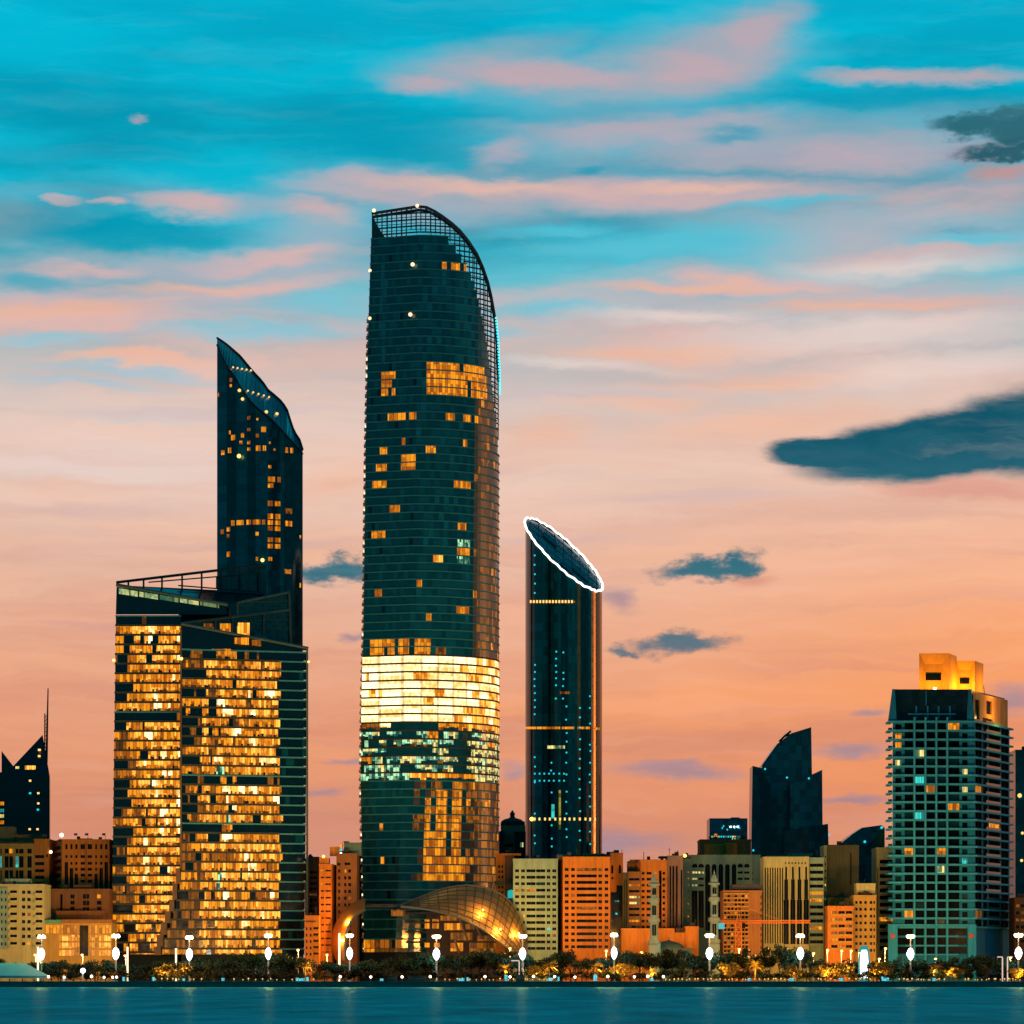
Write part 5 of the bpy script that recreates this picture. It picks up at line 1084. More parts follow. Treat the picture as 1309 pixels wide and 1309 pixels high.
for k in range(6): balc(B,1062,1090.6,1168.2+k*8.7,2.4,1406,Wl('ochre'),.9)
B.roofbox(1066,1086,1159,1160.7,ROOFD,dep=8,back=2); B.finish()
B=Bld('apartment_block','ochre block pierced by a grid of small square openings','apartment block',1106,1410)
B.block(1091.3,1120,1147,Wl('ochre'),grid(((1093.2,1096.4),(1098.6,1101.8),(1104.8,1108),(1111.8,1115),(1116.6,1118.6)),1151.8,8.75,8,3.6,WIN),16); B.block(1095,1119,1132,Wl('sand'),[(1097,1101,1142,1146,WIN),(1104,1108,1142,1146,WIN),(1111,1115,1142,1146,WIN)],10,Y=1414); B.mast(1105,1124,1132,1418); B.finish()
B=Bld('apartment_block','tall pale block of stacked balconies half hidden by the teal gridded tower','apartment block',1131,1452)
B.block(1120.5,1150,1086,Wl('sand'),[(1124.5,1149,1099+k*9.2,1105.2+k*9.2,pick(WIN,(.08,W_OR),(.08,W_CY))) for k in range(13)]+[(1121.6,1122.6,1110,1205,WIN)],20)
for k in range(13): balc(B,1124,1149.6,1104+k*9.2,2.4,1452,Wl('sand'),1.2)
B.finish()
B=Bld('office_tower','dark slab at the edge of the view beyond the golden-turreted tower','office tower',1312,1500); Y=1500
B.block(1298,1340,961,SG2,[],24); 
for x_,y_ in ((1303.5,1017),(1306,1100),(1307,1065)):
    q=MB(); q.ball((X(x_,Y-.6),Y-.6,Z(y_,Y)),.9 if y_<1050 else .6); B.add('facade_lamp',q,DOTO,smooth=True)
B.finish()
B=Bld('apartment_block','low brown block at the foot of the dark edge slab','apartment block',1318,1440); B.block(1297,1345,1150,Wl('dim'),[(1299+i*6,1303+i*6,1156+k*9,1160+k*9,pick(WIN,(.3,W_DIM))) for i in range(6) for k in range(6)],16); B.finish()
# ================================================================ mosque: two minarets and a dome, the crane
MST=wall('minaret stone',(.16,.24,.21))
def minaret(px,yt,Y,label,s=1.):
    B=Bld('minaret',label,'minaret',px,Y); x_=X(px,Y); z=lambda y_: Z(y_,Y)
    q=MB(); q.box(x_-2.1,x_+2.1,Y-2.1,Y+2.1,G,z(yt+92)); q.lathe([(1.75,z(yt+92)+.01),(1.6,z(yt+74)),(1.5,z(yt+58)+0),(1.35,z(yt+36)),(1.2,z(yt+16))],x_,Y,8); B.add('shaft',q,MST)
    for yy,rad in ((yt+88,2.5),(yt+60,2.4),(yt+34,2.2)):
        q=MB(); q.lathe([(1.5,z(yy+5)),(rad,z(yy+2)),(rad,z(yy+1)),(rad*.97,z(yy+.9)),(rad*.97,z(yy-2)),(rad*.85,z(yy-2.1))],x_,Y,8); B.add('balcony',q,MST)
    q=MB(); q.lathe([(2.2,z(yt+16)),(2.3,z(yt+14)),(1.5,z(yt+12)),(1.35,z(yt+9)),(.7,z(yt+4)),(.25,z(yt+2)),(.3,z(yt+1)),(.05,z(yt-3))],x_,Y,8); B.add('cap',q,MST)
    for y0,y1 in ((yt+20,yt+28),(yt+42,yt+54),(yt+66,yt+80)):
        for dx in (-.75,.15):
            q=MB(); q.box(x_+dx,x_+dx+.6,Y-1.85,Y-1.2,z(y1),z(y0)); B.add('window',q,WIN)
    return B
minaret(836,1116,1392,'stone minaret in front of the orange-fronted block'); minaret(913,1115,1394,'stone minaret in front of the grey-green arcaded building')
B=Bld('mosque','low dark mosque hall with a small dome among the trees','mosque',855,1394); Y=1394
q=MB(); q.box(X(836,Y),X(885,Y),Y+2,Y+16,G,Z(1212,Y)); B.add('hall',q,wall('mosque dark',(.06,.10,.09)))
q=MB(); q.lathe([(6.,Z(1212,Y)),(6.1,Z(1210,Y)),(5.2,Z(1207,Y)),(3.4,Z(1204.5,Y)),(1.2,Z(1202.6,Y)),(.2,Z(1201.5,Y)),(.12,Z(1197,Y))],X(856,Y),Y+8,18); B.add('dome',q,wall('dome dark',(.04,.09,.08)))
q=MB(); q.box(X(832.5,Y),X(844,Y),Y-3.4,Y-2.6,Z(1222,Y),Z(1206,Y)); dr=B.add('gate_wall',q,wall('gate teal',(.06,.35,.42))); q=MB(); q.box(X(837.5,Y),X(840.5,Y),Y-3.6,Y-3.41,Z(1220,Y),Z(1211,Y)); B.add('gate_opening',q,WIN,dr); B.finish()
B=Bld('tower_crane','orange tower crane with a long level jib and a cyan counterweight','crane',944,1396); Y=1396; OR=wall('crane orange',(.55,.16,.03),.6)
def lattice(q,p,a,hw,hd,n,r):
    for k in range(n):
        A=[p(k/n,i,j) for i,j in ((-hw,-hd),(hw,-hd),(hw,hd),(-hw,hd))]; Bq=[p((k+1)/n,i,j) for i,j in ((-hw,-hd),(hw,-hd),(hw,hd),(-hw,hd))]
        for i in range(4): q.tube([A[i],Bq[i]],r,4); q.tube([A[i],Bq[(i+1)%4]],r*.7,4); q.tube([A[i],A[(i+1)%4]],r*.7,4)
q=MB(); x_=X(944,Y); zt=Z(1180,Y); lattice(q,lambda t,i,j:(x_+i,Y+j,G+(zt-G)*t),0,1.15,1.15,9,.2); B.add('mast',q,OR)
q=MB(); x1=X(1036,Y-6); lattice(q,lambda t,i,j:(x_+(x1-x_)*t,Y-6*t+j,zt+.5+i),0,.5,.5,16,.16); B.add('jib',q,OR)
q=MB(); x2=X(919,Y); lattice(q,lambda t,i,j:(x_+(x2-x_)*t,Y+j,zt+.5+i),0,.4,.5,4,.16); B.add('counter_jib',q,OR)
q=MB(); q.tube([(x_-.8,Y,zt),(x_,Y,Z(1157,Y)),(x_+.8,Y,zt)],.2,4); q.tube([(x_,Y,Z(1157,Y)),(x_+(x1-x_)*.6,Y-3.6,zt+1)],.07,4); q.tube([(x_,Y,Z(1157,Y)),(x2+1,Y,zt+1)],.07,4); B.add('apex',q,OR)
q=MB(); q.box(X(918.5,Y),X(926,Y),Y-.8,Y+.8,Z(1187.5,Y),Z(1180,Y)); B.add('counterweight',q,emit('counterweight glow',(.03,.62,.66),.8)); q=MB(); q.box(x_+1.3,x_+2.6,Y-1.5,Y-.1,zt-2,zt); B.add('cab',q,WIN); B.finish()  # counterweight is no lamp; its lit cyan look is put in as glow
# ================================================================ lamps
SEG=[(-200,36,'behind the white tent'),(36,145,'in front of the low glowing amber building'),(145,232,'in front of the narrower amber office block'),(232,392,'in front of the wider amber office block'),(392,470,'in front of the amber-lit shell arch'),(470,560,'at the dark foot of the tallest tower'),(560,655,'in front of the golden shell canopy'),(655,718,'in front of the pale green-cream slab'),(718,800,'in front of the bright orange slab'),(800,890,'by the mosque dome and first minaret'),(890,975,'around the orange crane'),(975,1056,'in front of the cream fin building'),(1056,1132,'in front of the ochre grid-pierced block'),(1132,1250,'in front of the teal gridded tower'),(1250,1500,'in front of the dark edge slab')]
def seg(px):
    for a,c,s in SEG:
        if a<=px<c: return s
    return 'beside the water'
POLE=plain('pole paint',(.36,.36,.35),.45,.3)
def pt(root,loc,en,col,rad=.6,name='lamp_glow'):
    l=bpy.data.lights.new(name,'POINT'); l.energy=en; l.color=col; l.shadow_soft_size=rad; link(name,l,root,loc)
WARM=(1,.40,.06); COOL=(.35,.85,1.0)
P_MAST,P_LANT,P_STREET,P_GLOBE=66000,9000,9500,200
r=link('lamp_mast',None,None,(0,0,0)); MZ=Z(1198,1335)-G; LZ=Z(1220,1335)-G
q=MB(); q.lathe([(.32,0),(.26,LZ),(.18,MZ)],0,0,10); q.box(-.6,.6,-.6,.6,0,.5); link('pole',q.mesh('pole',POLE),r)
q=MB(); q.tube([(1.05*math.cos(a),1.05*math.sin(a),MZ) for a in [math.pi*k/8 for k in range(16)]],.12,5,closed=True)
for k in range(4): a=math.pi/4*k*2; q.tube([(0,0,MZ+.1),(1.05*math.cos(a),1.05*math.sin(a),MZ)],.09,4)
link('lamp_ring',q.mesh('lamp_ring',POLE),r)
for k in range(8):
    a=math.pi*k/4; q=MB(); q.ball((1.05*math.cos(a),1.05*math.sin(a),MZ-.05+.35*(k%2)),.58,0,.5); link('lamp_head',q.mesh('lamp_head',LAMPW,(0,0,0),True),r)
q=MB(); q.lathe([(.25,LZ-2.2),(.7,LZ-1.7),(1.15,LZ-.7),(1.3,LZ+.3),(1.05,LZ+1.4),(.6,LZ+2.1),(.2,LZ+2.4)],0,0,14); ln=link('lantern',q.mesh('lantern',LAMPC,(0,0,0),True),r)
q=MB()
for k in range(6):
    a=math.pi*k/3; q.tube([((rr+.03)*math.cos(a),(rr+.03)*math.sin(a),LZ+zz_) for rr,zz_ in ((.25,-2.3),(.7,-1.7),(1.15,-.7),(1.3,.3),(1.05,1.4),(.6,2.1),(.2,2.4))],.05,4)
link('lantern_cage',q.mesh('lantern_cage',POLE),ln)
pt(r,(0,0,MZ+1.2),P_MAST,WARM,1.2); pt(r,(0,2.2,LZ),P_LANT,COOL,1.)
MX=[(53,'before the cream flats and low amber building'),(148,'at the outer corner of the amber offices'),(242,'before the dark seam between the two office blocks'),(343,'before the wider amber office block'),(447,'inside the curve of the amber-lit arch'),(558,'at the middle of the tall tower foot'),(668,'at the tip of the golden shell canopy'),(785,'at the edge of the bright orange slab'),(907,'before the second minaret'),(1023,'before the cream fin building'),(1164,'before the teal gridded tower portal'),(1302,'before the dark edge slab')]
for k,(px,s) in enumerate(MX):
    lb='white-glowing lamp mast with ring and lantern '+s
    if k==0: tag(r,lb,'lamp mast','lamp masts along the shore road'); r.location=(X(px,1335),1335,G)
    else: dup(r,(X(px,1335),1335,G),R.uniform(0,1),(R.uniform(.9,1.1),)*2+(R.uniform(.97,1.04),),lb)
r=link('street_lamp',None,None,(0,0,0)); hz=8.9
q=MB(); q.lathe([(.16,0),(.09,hz)],0,0,8); q.tube([(0,0,hz),(0,-.8,hz+.35),(0,-1.6,hz+.3)],.07,5); link('pole',q.mesh('pole',POLE),r)
q=MB(); q.ball((0,-1.7,hz+.1),.55,0,.3); link('lamp_head',q.mesh('lamp_head',LAMPO,(0,0,0),True),r); pt(r,(0,-1.7,hz-.6),P_STREET,(1,.45,.12),.5)
ST=[(45,1221,'first in the pair before the cream balcony flats'),(51,1221.5,'second in the pair before the cream balcony flats'),(105,1221,'before the dark pier of the amber-windowed low building'),(160,1222,'at the foot of the narrower office block'),(381,1215,'before the dark unlit flank of the office building'),(418,1221,'before the rust-orange block'),(652,1213,'before the pale green-cream slab'),(775,1216,'before the bright orange slab'),(820,1218,'before the low orange podium'),(945,1214,'on the crane mast line'),(957,1216,'just past the crane mast, brightest of its pair'),(966,1222,'lower one just past the crane'),(983,1214,'before the first fins of the cream building'),(1007,1214,'before the middle of the cream fin building'),(1040,1219,'before the striped balcony block'),(1058,1215,'before the seam of striped block and olive slab'),(1076,1216,'before the low orange flats'),(1088,1216,'between the low orange flats and pierced block'),(1132,1213,'before the pale balcony stack'),(1124,1226,'low one beside the white totem'),(1196,1226,'among palms before the teal tower'),(1292,1224,'beside the white twin posts')]
for k,(px,py,s) in enumerate(ST):
    lb='glowing orange street lamp '+s; sc_=(1,1,(Z(py,1362)-G)/hz); loc=(X(px,1360),1361.5,G)
    if k==0: tag(r,lb,'street lamp','street lamps on the shore road'); r.location=loc; r.scale=sc_
    else: dup(r,loc,0,sc_,lb)
r=link('globe_lamp',None,None,(0,0,0))
q=MB(); q.lathe([(.12,0),(.07,.3),(.06,1.6),(.1,1.62)],0,0,8); link('pole',q.mesh('pole',POLE),r)
q=MB(); q.ball((0,0,2.05),.46); link('globe',q.mesh('globe',emit('globe glow',(1,.82,.6),6),(0,0,0),True),r); pt(r,(0,0,3.0),P_GLOBE,(1,.6,.25),.4)
GX=[62,82,117,133,144,149,435,474,514,550,620,652,682,709,735,777,811,828,848]
for k,px in enumerate(GX):
    lb='low white globe lamp on the promenade '+seg(px); loc=(X(px,1307),1307,G)
    if k==0: tag(r,lb,'globe lamp','globe lamps along the promenade'); r.location=loc
    else: dup(r,loc,0,R.uniform(.9,1.1),lb)
r=link('bollard_light',None,None,(0,0,0)); q=MB(); q.lathe([(.14,0),(.14,.9)],0,0,8); link('post',q.mesh('post',POLE),r); q=MB(); q.lathe([(.2,.9),(.2,1.25),(.1,1.3)],0,0,8); link('lamp_head',q.mesh('lamp_head',emit('bollard glow',(1,.55,.12),1.6)),r)
BX=[200+k*7 for k in range(9)]+[300+k*9 for k in range(12)]+[560+k*8 for k in range(10)]+[640+k*6 for k in range(12)]+[850+k*5.5 for k in range(30)]+[1045+k*6 for k in range(12)]+[1150+k*4 for k in range(15)]+[1235+k*5 for k in range(16)]
for k,px in enumerate(BX):
    px+=R.uniform(-2,2); loc=(X(px,1311),1311+R.uniform(-.4,1.6),G); lb='short amber bollard light on the promenade '+seg(px)
    if k==0: tag(r,lb,'bollard light','bollard lights along the promenade'); r.location=loc
    else: dup(r,loc,0,R.uniform(.8,1.25),lb)
r=link('floodlight_post',None,None,(X(106,1306),1306,G)); tag(r,'dazzling white floodlight on a short post near the tent','floodlight'); q=MB(); q.lathe([(.12,0),(.1,3.9)],0,0,8); link('pole',q.mesh('pole',POLE),r)
q=MB(); q.ball((0,0,4.3),.95); link('lamp_head',q.mesh('lamp_head',LAMPC,(0,0,0),True),r); pt(r,(0,-1.5,4.6),2500,(.6,.95,1),.8)
# lit columns, portal posts, totem
for px,y0,y1,lb in ((48.5,1211,1224,'short white lit column beside the mast before the cream flats'),(163,1211,1224,'short white lit column before the narrower office block'),(225,1213,1224,'short white lit column at the foot of the leaning fin')):
    r=link('light_column',None,None,(X(px,1340),1340,G)); tag(r,lb,'light column'); q=MB(); q.box(-.3,.3,-.3,.3,0,Z(y0,1340)-G); link('tube',q.mesh('tube',emit('light column',(1.6,1.2,.7),1.3)),r); q=MB(); q.box(-.6,.6,-.6,.6,0,.4); q.box(-.4,.4,-.4,.4,Z(y0,1340)-G+.002,Z(y0,1340)-G+.25); link('base',q.mesh('base',POLE),r)
WP=emit('post glow white',(1,.72,.6),.8)  # lamp light on the white posts is put in as their own glow
for px,lb,fl in ((1281.5,'white twin bent posts with short arms near the edge of view',1),(660,'white bracket-shaped post frame under the golden canopy tip',0)):
    r=link('bent_post',None,None,(X(px,1322),1322,G)); tag(r,lb,'post'); h_=Z(1224 if fl else 1222,1322)-G
    for a,c,d in ((0,-1.9,1),(1.9,3.8,1)) if fl else ((1.1,-1.9,.8),(2.6,2.0,.5)):
        q=MB(); q.box(a-.22,a+.22,-.2,.2,0,h_*d); q.box(min(a,c),max(a,c),-.2,.2,h_*d+.002,h_*d+.4); link('post',q.mesh('post',WP),r)
r=link('light_totem',None,None,(X(1104.5,1338),1338,G)); tag(r,'tall rounded white light totem in a cyan frame among the trees','light totem'); h_=Z(1209,1338)-G
q=MB(); prof=[(-2.1,0),(2.1,0),(2.2,h_*.55),(1.9,h_*.88),(1.3,h_),(-1.3,h_),(-1.9,h_*.88),(-2.2,h_*.55)]
q.poly([(a,-.35,c) for a,c in prof]); q.poly([(a,.35,c) for a,c in prof][::-1])
for j in range(8): a,c=prof[j],prof[(j+1)%8]; q.poly([(a[0],-.35,a[1]),(a[0],.35,a[1]),(c[0],.35,c[1]),(c[0],-.35,c[1])])
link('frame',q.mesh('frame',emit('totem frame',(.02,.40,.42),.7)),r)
q=MB(); pr=[(a*.68,h_*.12+c*.76) for a,c in prof]; q.poly([(a,-.5,c) for a,c in pr]); q.poly([(a,-.36,c) for a,c in pr][::-1])
for j in range(8): a,c=pr[j],pr[(j+1)%8]; q.poly([(a[0],-.5,a[1]),(a[0],-.36,a[1]),(c[0],-.36,c[1]),(c[0],-.5,c[1])])
link('light_panel',q.mesh('light_panel',emit('totem panel',(.95,1,1),6)),r)
# tent
Y=1313; r=link('marquee_tent',None,None,(X(5,Y),Y,G)); tag(r,'large white marquee tent with a sloping teal-lit roof','tent')
def L_(x_,y_,d): return (X(x_,Y+d)-X(5,Y),d,Z(y_,Y+d)-G)
q=MB(); e=[L_(-55,1247,0),L_(63,1247.5,0),L_(62,1247.5,18),L_(-55,1247,18)]; rg=[L_(-25,1231.5,9),L_(32,1231,9)]
q.poly([e[0],e[1],rg[1],rg[0]]); q.poly([e[1],e[2],rg[1]]); q.poly([e[2],e[3],rg[0],rg[1]]); q.poly([e[3],e[0],rg[0]]); link('canopy',q.mesh('canopy',wall('tent cloth',(.10,.85,.80),.7,.08)),r)
q=MB(); q.poly([L_(-55,1250.5,.02),L_(63,1250.5,.02),e[1],e[0]]); link('valance',q.mesh('valance',wall('tent valance',(.18,.5,.45),.8)),r)
for x_ in (-30,-5,20,42,62): q=MB(); a=L_(x_,1247,.3); q.box(a[0]-.1,a[0]+.1,.2,.4,0,a[2]); link('pole',q.mesh('pole',POLE),r)
# railing, kiosks, cyan lit panels
r=link('railing',None,None,(0,1301.4,G)); tag(r,'long thin metal railing along the promenade edge','railing')
for z_ in (.45,.8,1.1): q=MB(); q.box(-215,215,-.03,.03,z_,z_+.06); link('rail',q.mesh('rail',STEEL),r)
pm=None
q=MB(); q.box(-.06,.06,-.09,-.031,.36,1.2); pm=q.mesh('post',STEEL)
for k in range(97): link('post',pm,r,(-211+k*4.4,0,0))
for px,wd_,hh,lb in ((501,3.6,2.3,'small dark kiosk on the promenade below the lit storefront'),(533,6.5,2.2,'wider dark kiosk on the promenade below the tall tower'),(665,3.2,2.6,'dark square planter box under the white bracket post')):
    r=link('kiosk' if wd_!=3.2 else 'planter_box',None,None,(X(px,1309.5),1309.5,G)); tag(r,lb,'kiosk' if wd_!=3.2 else 'planter'); q=MB(); q.box(-wd_/2,wd_/2,-1.2,1.2,.01,hh); link('body',q.mesh('body',wall('kiosk dark',(.03,.06,.06))),r); q=MB(); q.box(-wd_/2-.2,wd_/2+.2,-1.5,1.4,hh+.002,hh+.16); link('roof',q.mesh('roof',wall('kiosk roof',(.06,.10,.10))),r)
    q=MB(); q.box(-wd_/2+.4,wd_/2-.4,-1.24,-1.205,1.,hh-.4); link('shutter',q.mesh('shutter',wall('kiosk shutter',(.04,.10,.10))),r)
CP=[(647,3.0,1.1),(703,1.6,1.5),(714,2.2,.7),(761,3.2,1.3),(590,1.4,2.2),(598,1.8,.9),(285,1.5,1.0),(235,1.3,.9),(158,2.0,.9),(196,2.0,.9),(380,1.6,1.0),(386,1.3,2.2),(393,2.0,.8),(833,1.5,1.2),(488,1.2,1.2),(958,1.4,1.2),(1012,1.4,1.6),(1128,2.2,.8),(1133,1.6,2.0),(1075,1.4,1.6),(1194,1.4,1.1),(82,1.8,.7)]
for k,(px,hh,wd_) in enumerate(CP):
    r=link('promenade_board',None,None,(X(px,1310.5),1310.5,G)); tag(r,'small cyan-lit board on the promenade '+seg(px),'lit board','cyan lit boards on the promenade')
    q=MB(); q.box(-wd_/2,wd_/2,-.1,.1,.5,.5+hh*.72); link('panel',q.mesh('panel',emit('board cyan',(.25,.85,1.0),1.1,(.02,.5,.6),(.5,.6))),r); q=MB(); q.box(-.08,.08,-.06,.06,0,.5); link('leg',q.mesh('leg',STEEL),r)
# ================================================================ trees
def leafmat(name,c1,c2):
    m,t,b=nt(name); N=t.nodes; L=t.links
    oi=N.new('ShaderNodeObjectInfo'); g=N.new('ShaderNodeNewGeometry'); no=N.new('ShaderNodeTexNoise'); no.inputs['Scale'].default_value=.8; no.inputs['Detail'].default_value=3; L.new(g.outputs['Position'],no.inputs['Vector'])
    a=N.new('ShaderNodeMath'); a.operation='MULTIPLY_ADD'; L.new(oi.outputs['Random'],a.inputs[0]); a.inputs[1].default_value=.45; L.new(no.outputs['Fac'],a.inputs[2])
    r=N.new('ShaderNodeMapRange'); r.inputs[1].default_value=.35; r.inputs[2].default_value=1.; L.new(a.outputs[0],r.inputs[0])
    mx=N.new('ShaderNodeMix'); mx.data_type='RGBA'; mx.inputs[6].default_value=c1+(1,); mx.inputs[7].default_value=c2+(1,); L.new(r.outputs[0],mx.inputs[0]); L.new(mx.outputs[2],b.inputs['Base Color'])
    b.inputs['Roughness'].default_value=.75; b.inputs['Specular IOR Level'].default_value=.15
    return m
LEAF=leafmat('foliage dark',(.0008,.006,.0025),(.003,.014,.0045)); LEAFG=leafmat('foliage lamplit gold',(.11,.075,.008),(.26,.17,.02)); LEAFM=leafmat('foliage mid',(.006,.022,.005),(.022,.045,.010))  # golden copy has warm lamp light put into the leaf colour
BARK=wall('bark',(.06,.045,.03))
def crown(rr,n,size,wd_,ht,z0,flat=1.):
    q=MB(); nb=rr.randint(6,9); bl=[]
    for k in range(nb):
        a=rr.uniform(0,6.283); d=wd_*.5*math.sqrt(rr.random())*.75
        h=rr.random(); bl.append((d*math.cos(a),d*math.sin(a),z0+ht*(.22+.62*h*(1-.45*d/(wd_*.5))),wd_*rr.uniform(.17,.30),ht*rr.uniform(.15,.26)*flat))
    for k in range(n):
        b=rr.choice(bl); v=Vector((rr.gauss(0,1),rr.gauss(0,1),rr.gauss(0,1))).normalized()*(rr.random()**.4)
        p=Vector((b[0]+v.x*b[3],b[1]+v.y*b[3],b[2]+v.z*b[4]))
        s=size*rr.uniform(.6,1.3); A=Vector((rr.gauss(0,1),rr.gauss(0,1),rr.gauss(0,1))).normalized(); Bv=A.cross(Vector((rr.gauss(0,1),rr.gauss(0,1),rr.gauss(0,1)))).normalized()
        q.poly([p+A*s*.5,p+Bv*s*.28,p-A*s*.5,p-Bv*s*.28])
    return q,bl
def make_tree(seed,ht,wd_,n,size,mat,trunk=.28,kind='tree'):
    rr=random.Random(seed); r=link(kind,None,None,(0,0,0)); z0=ht*trunk
    q,bl=crown(rr,n,size,wd_,ht-z0,z0); cm=q.mesh('crown',mat)
    t_=MB(); t_.tube([(0,0,-.1),(rr.uniform(-.1,.1),0,z0*.5),(rr.uniform(-.2,.2),.1,z0*1.1),(0,.1,ht*.62)],[ht*.028,ht*.022,ht*.017,ht*.006],7)
    for b in bl[:5]: t_.tube([(0,0,z0*.95),(b[0]*.5,b[1]*.5,(z0+b[2])*.5),(b[0],b[1],b[2])],[ht*.012,ht*.008,ht*.003],5)
    link('trunk',t_.mesh('trunk',BARK),r); link('crown',cm,r); return r
def make_palm(seed,ht,mat):
    rr=random.Random(seed); r=link('palm_tree',None,None,(0,0,0)); tz_=ht*.62; q=MB()
    for k in range(34):
        a=rr.uniform(0,6.283); up=rr.uniform(-.25,1.15); ln=ht*rr.uniform(.40,.52); p=Vector((0,0,tz_)); d=Vector((math.cos(a)*math.cos(up),math.sin(a)*math.cos(up),math.sin(up))); pts=[p]
        for s in range(6): p=p+d*ln/6; d=(d+Vector((0,0,-.26))).normalized(); pts.append(p)
        sd=Vector((-math.sin(a),math.cos(a),0))
        for s in range(6):
            w0=ht*.075*(1-.12*s)
            for sg in (-1,1):
                for f in (0,.5):
                    b0=pts[s]+(pts[s+1]-pts[s])*f; b1=pts[s]+(pts[s+1]-pts[s])*(f+.30); tip=b1+sd*sg*w0+Vector((0,0,-w0*.45))+(pts[s+1]-pts[s])*.5
                    q.poly([b0,b1,tip] if sg>0 else [b0,tip,b1])
    t_=MB(); t_.tube([(0,0,-.1),(.05,0,tz_*.4),(.1,.05,tz_*.8),(0,0,tz_+.1)],[ht*.035,ht*.028,ht*.026,ht*.03],8)
    link('trunk',t_.mesh('trunk',BARK),r); link('fronds',q.mesh('fronds',mat),r); return r
used=set()
def put(proto,px,Y,ht0,ht,lb,cat,group,wsc=1.):
    s=ht/ht0; loc=(X(px,Y),Y,G); rz=R.uniform(0,6.28); sc_=(s*wsc,s*wsc,s)
    if proto.name in used: return dup(proto,loc,rz,sc_,lb,group)
    used.add(proto.name); proto.location=loc; proto.rotation_euler=(0,0,rz); proto.scale=sc_; tag(proto,lb,cat,group); return proto
BIG=[make_tree(100+k,10,R.uniform(8.5,11),950,.85,LEAF) for k in range(6)]
LOW=[make_tree(200+k,5,R.uniform(5.5,7.5),520,.62,LEAF if k<4 else leafmat('foliage olive',(.010,.012,.003),(.025,.024,.006)),.16) for k in range(5)]
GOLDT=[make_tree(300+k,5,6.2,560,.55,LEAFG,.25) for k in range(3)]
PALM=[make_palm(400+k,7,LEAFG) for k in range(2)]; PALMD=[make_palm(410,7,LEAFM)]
prof=[(-20,1224),(60,1226),(130,1221),(160,1226),(185,1229),(230,1222),(270,1219),(320,1215),(380,1220),(400,1227),(430,1228),(470,1221),(520,1215),(560,1216),(600,1211),(640,1213),(690,1222),(730,1210),(760,1213),(800,1212),(850,1209),(900,1216),(940,1212),(990,1205),(1010,1204),(1040,1220),(1100,1225),(1135,1222),(1150,1216),(1200,1226),(1250,1216),(1320,1224)]
px=-25.
while px<1335:
    Y=R.uniform(1343,1357); yt=interp(prof,px)+R.uniform(-2.5,4.5); h=max(4.5,Z(yt,Y)-G)
    put(R.choice(BIG),px,Y,9.6,h,'tall dark leafy tree in the back row '+seg(px),'tree','dark trees behind the promenade',min(1.25,10/h*.9))
    px+=R.uniform(10,17)
px=66.
while px<1335:
    Y=R.uniform(1318,1330); h=R.uniform(3.4,6.0)
    put(R.choice(LOW),px,Y,4.9,h,'low bushy tree in the front row '+seg(px),'tree','low trees along the promenade',R.uniform(.95,1.3))
    px+=R.uniform(8.5,14)
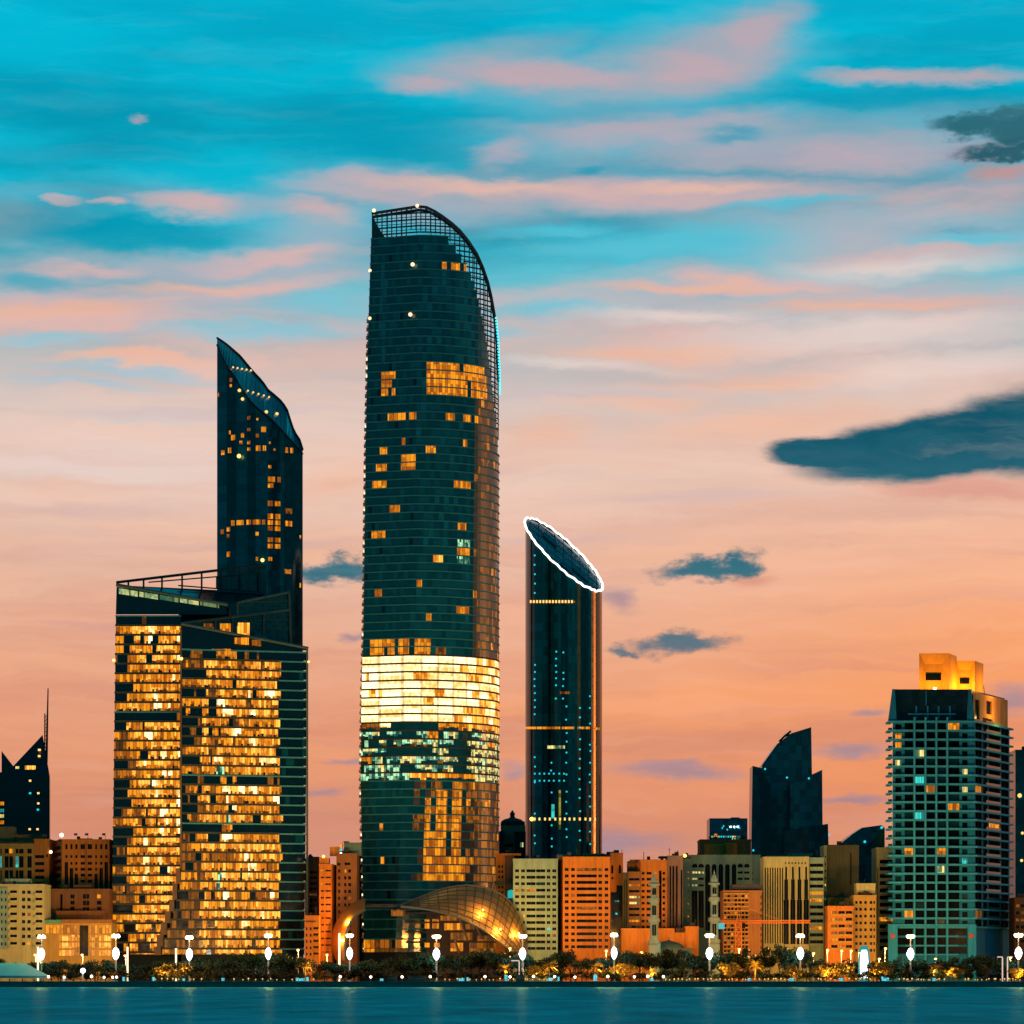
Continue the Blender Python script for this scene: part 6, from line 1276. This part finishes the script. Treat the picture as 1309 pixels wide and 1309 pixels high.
for px,yt,Y,p,lb in ((645,1228,1313,PALM[0],'golden-lit bushy palm under the tip of the golden canopy'),(683,1233,1317,GOLDT[0],'golden-lit round tree before the pale green-cream slab'),(702,1224,1320,PALM[1],'golden-lit feathery palm beside the pale green-cream slab edge'),(760,1226,1317,PALM[0],'brightest golden palm, before the bright orange slab'),(797,1229,1317,GOLDT[1],'leaning golden-lit tree between the orange slab and the mosque'),(833,1235,1318,PALM[1],'dim gold palm below the near minaret'),(930,1229,1324,GOLDT[2],'flat golden tree crown before the brown tiny-windowed block'),(965,1224,1326,PALM[1],'golden palm just past the crane mast'),(1012,1233,1322,GOLDT[0],'small golden tree before the cream fin building'),(1050,1231,1322,GOLDT[1],'golden tree by the striped balcony block'),(1078,1229,1320,GOLDT[2],'ochre-lit tree before the low orange flats'),(1127,1228,1322,GOLDT[0],'golden tree beside the white light totem'),(1196,1229,1320,PALM[0],'golden palm before the teal gridded tower'),(1222,1235,1319,GOLDT[1],'dull gold shrub tree before the teal tower east pillar'),(390,1224,1319,PALM[1],'golden palm before the dark flank of the office building'),(232,1229,1322,GOLDT[2],'golden tree at the seam of the office blocks'),(215,1230,1324,GOLDT[1],'amber-lit tree at the foot of the leaning fin'),(590,1236,1317,PALMD[0],'dull green palm below the golden canopy'),(1110,1226,1325,PALMD[0],'dull green palm before the ochre grid-pierced block'),(875,1224,1326,PALMD[0],'dull green palm before the second minaret'),(735,1222,1326,PALMD[0],'dull green palm before the bright orange slab west edge'),(500,1228,1324,PALMD[0],'dull green palm before the dark tall tower corner'),(345,1226,1325,PALMD[0],'dull green palm beside the mast at the wider office block'),(125,1229,1325,PALMD[0],'dull green palm before the low amber building corner'),(1160,1232,1324,PALMD[0],'dull green palm below the mast at the teal tower portal'),(1262,1230,1322,PALMD[0],'dull green palm before the dark edge slab'),(1300,1236,1320,GOLDT[2],'golden tree at the edge of the view'),(272,1226,1326,PALMD[0],'dull green palm before the wider office block')):
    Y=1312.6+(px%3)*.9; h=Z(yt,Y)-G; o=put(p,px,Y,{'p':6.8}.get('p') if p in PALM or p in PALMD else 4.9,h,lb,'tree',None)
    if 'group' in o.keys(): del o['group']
    if p not in PALMD: pt(o,(0,-2.2/o.scale.x,max(1.2,h*.5)/o.scale.z),4200,(1,.50,.08),.4,'tree_fill_glow')  # added warm light without a fixture, there only to gild the tree
# ================================================================ render settings
sc.render.engine='CYCLES'; sc.cycles.use_denoising=True
try: sc.cycles.denoiser='OPENIMAGEDENOISE'
except Exception: pass
sc.cycles.max_bounces=5; sc.cycles.diffuse_bounces=2; sc.cycles.glossy_bounces=3; sc.cycles.caustics_reflective=False; sc.cycles.caustics_refractive=False; sc.cycles.sample_clamp_indirect=4; sc.cycles.use_light_tree=True
sc.view_settings.view_transform='Standard'; sc.view_settings.look='None'; sc.view_settings.exposure=0; sc.view_settings.gamma=1; sc.view_settings.use_curve_mapping=False
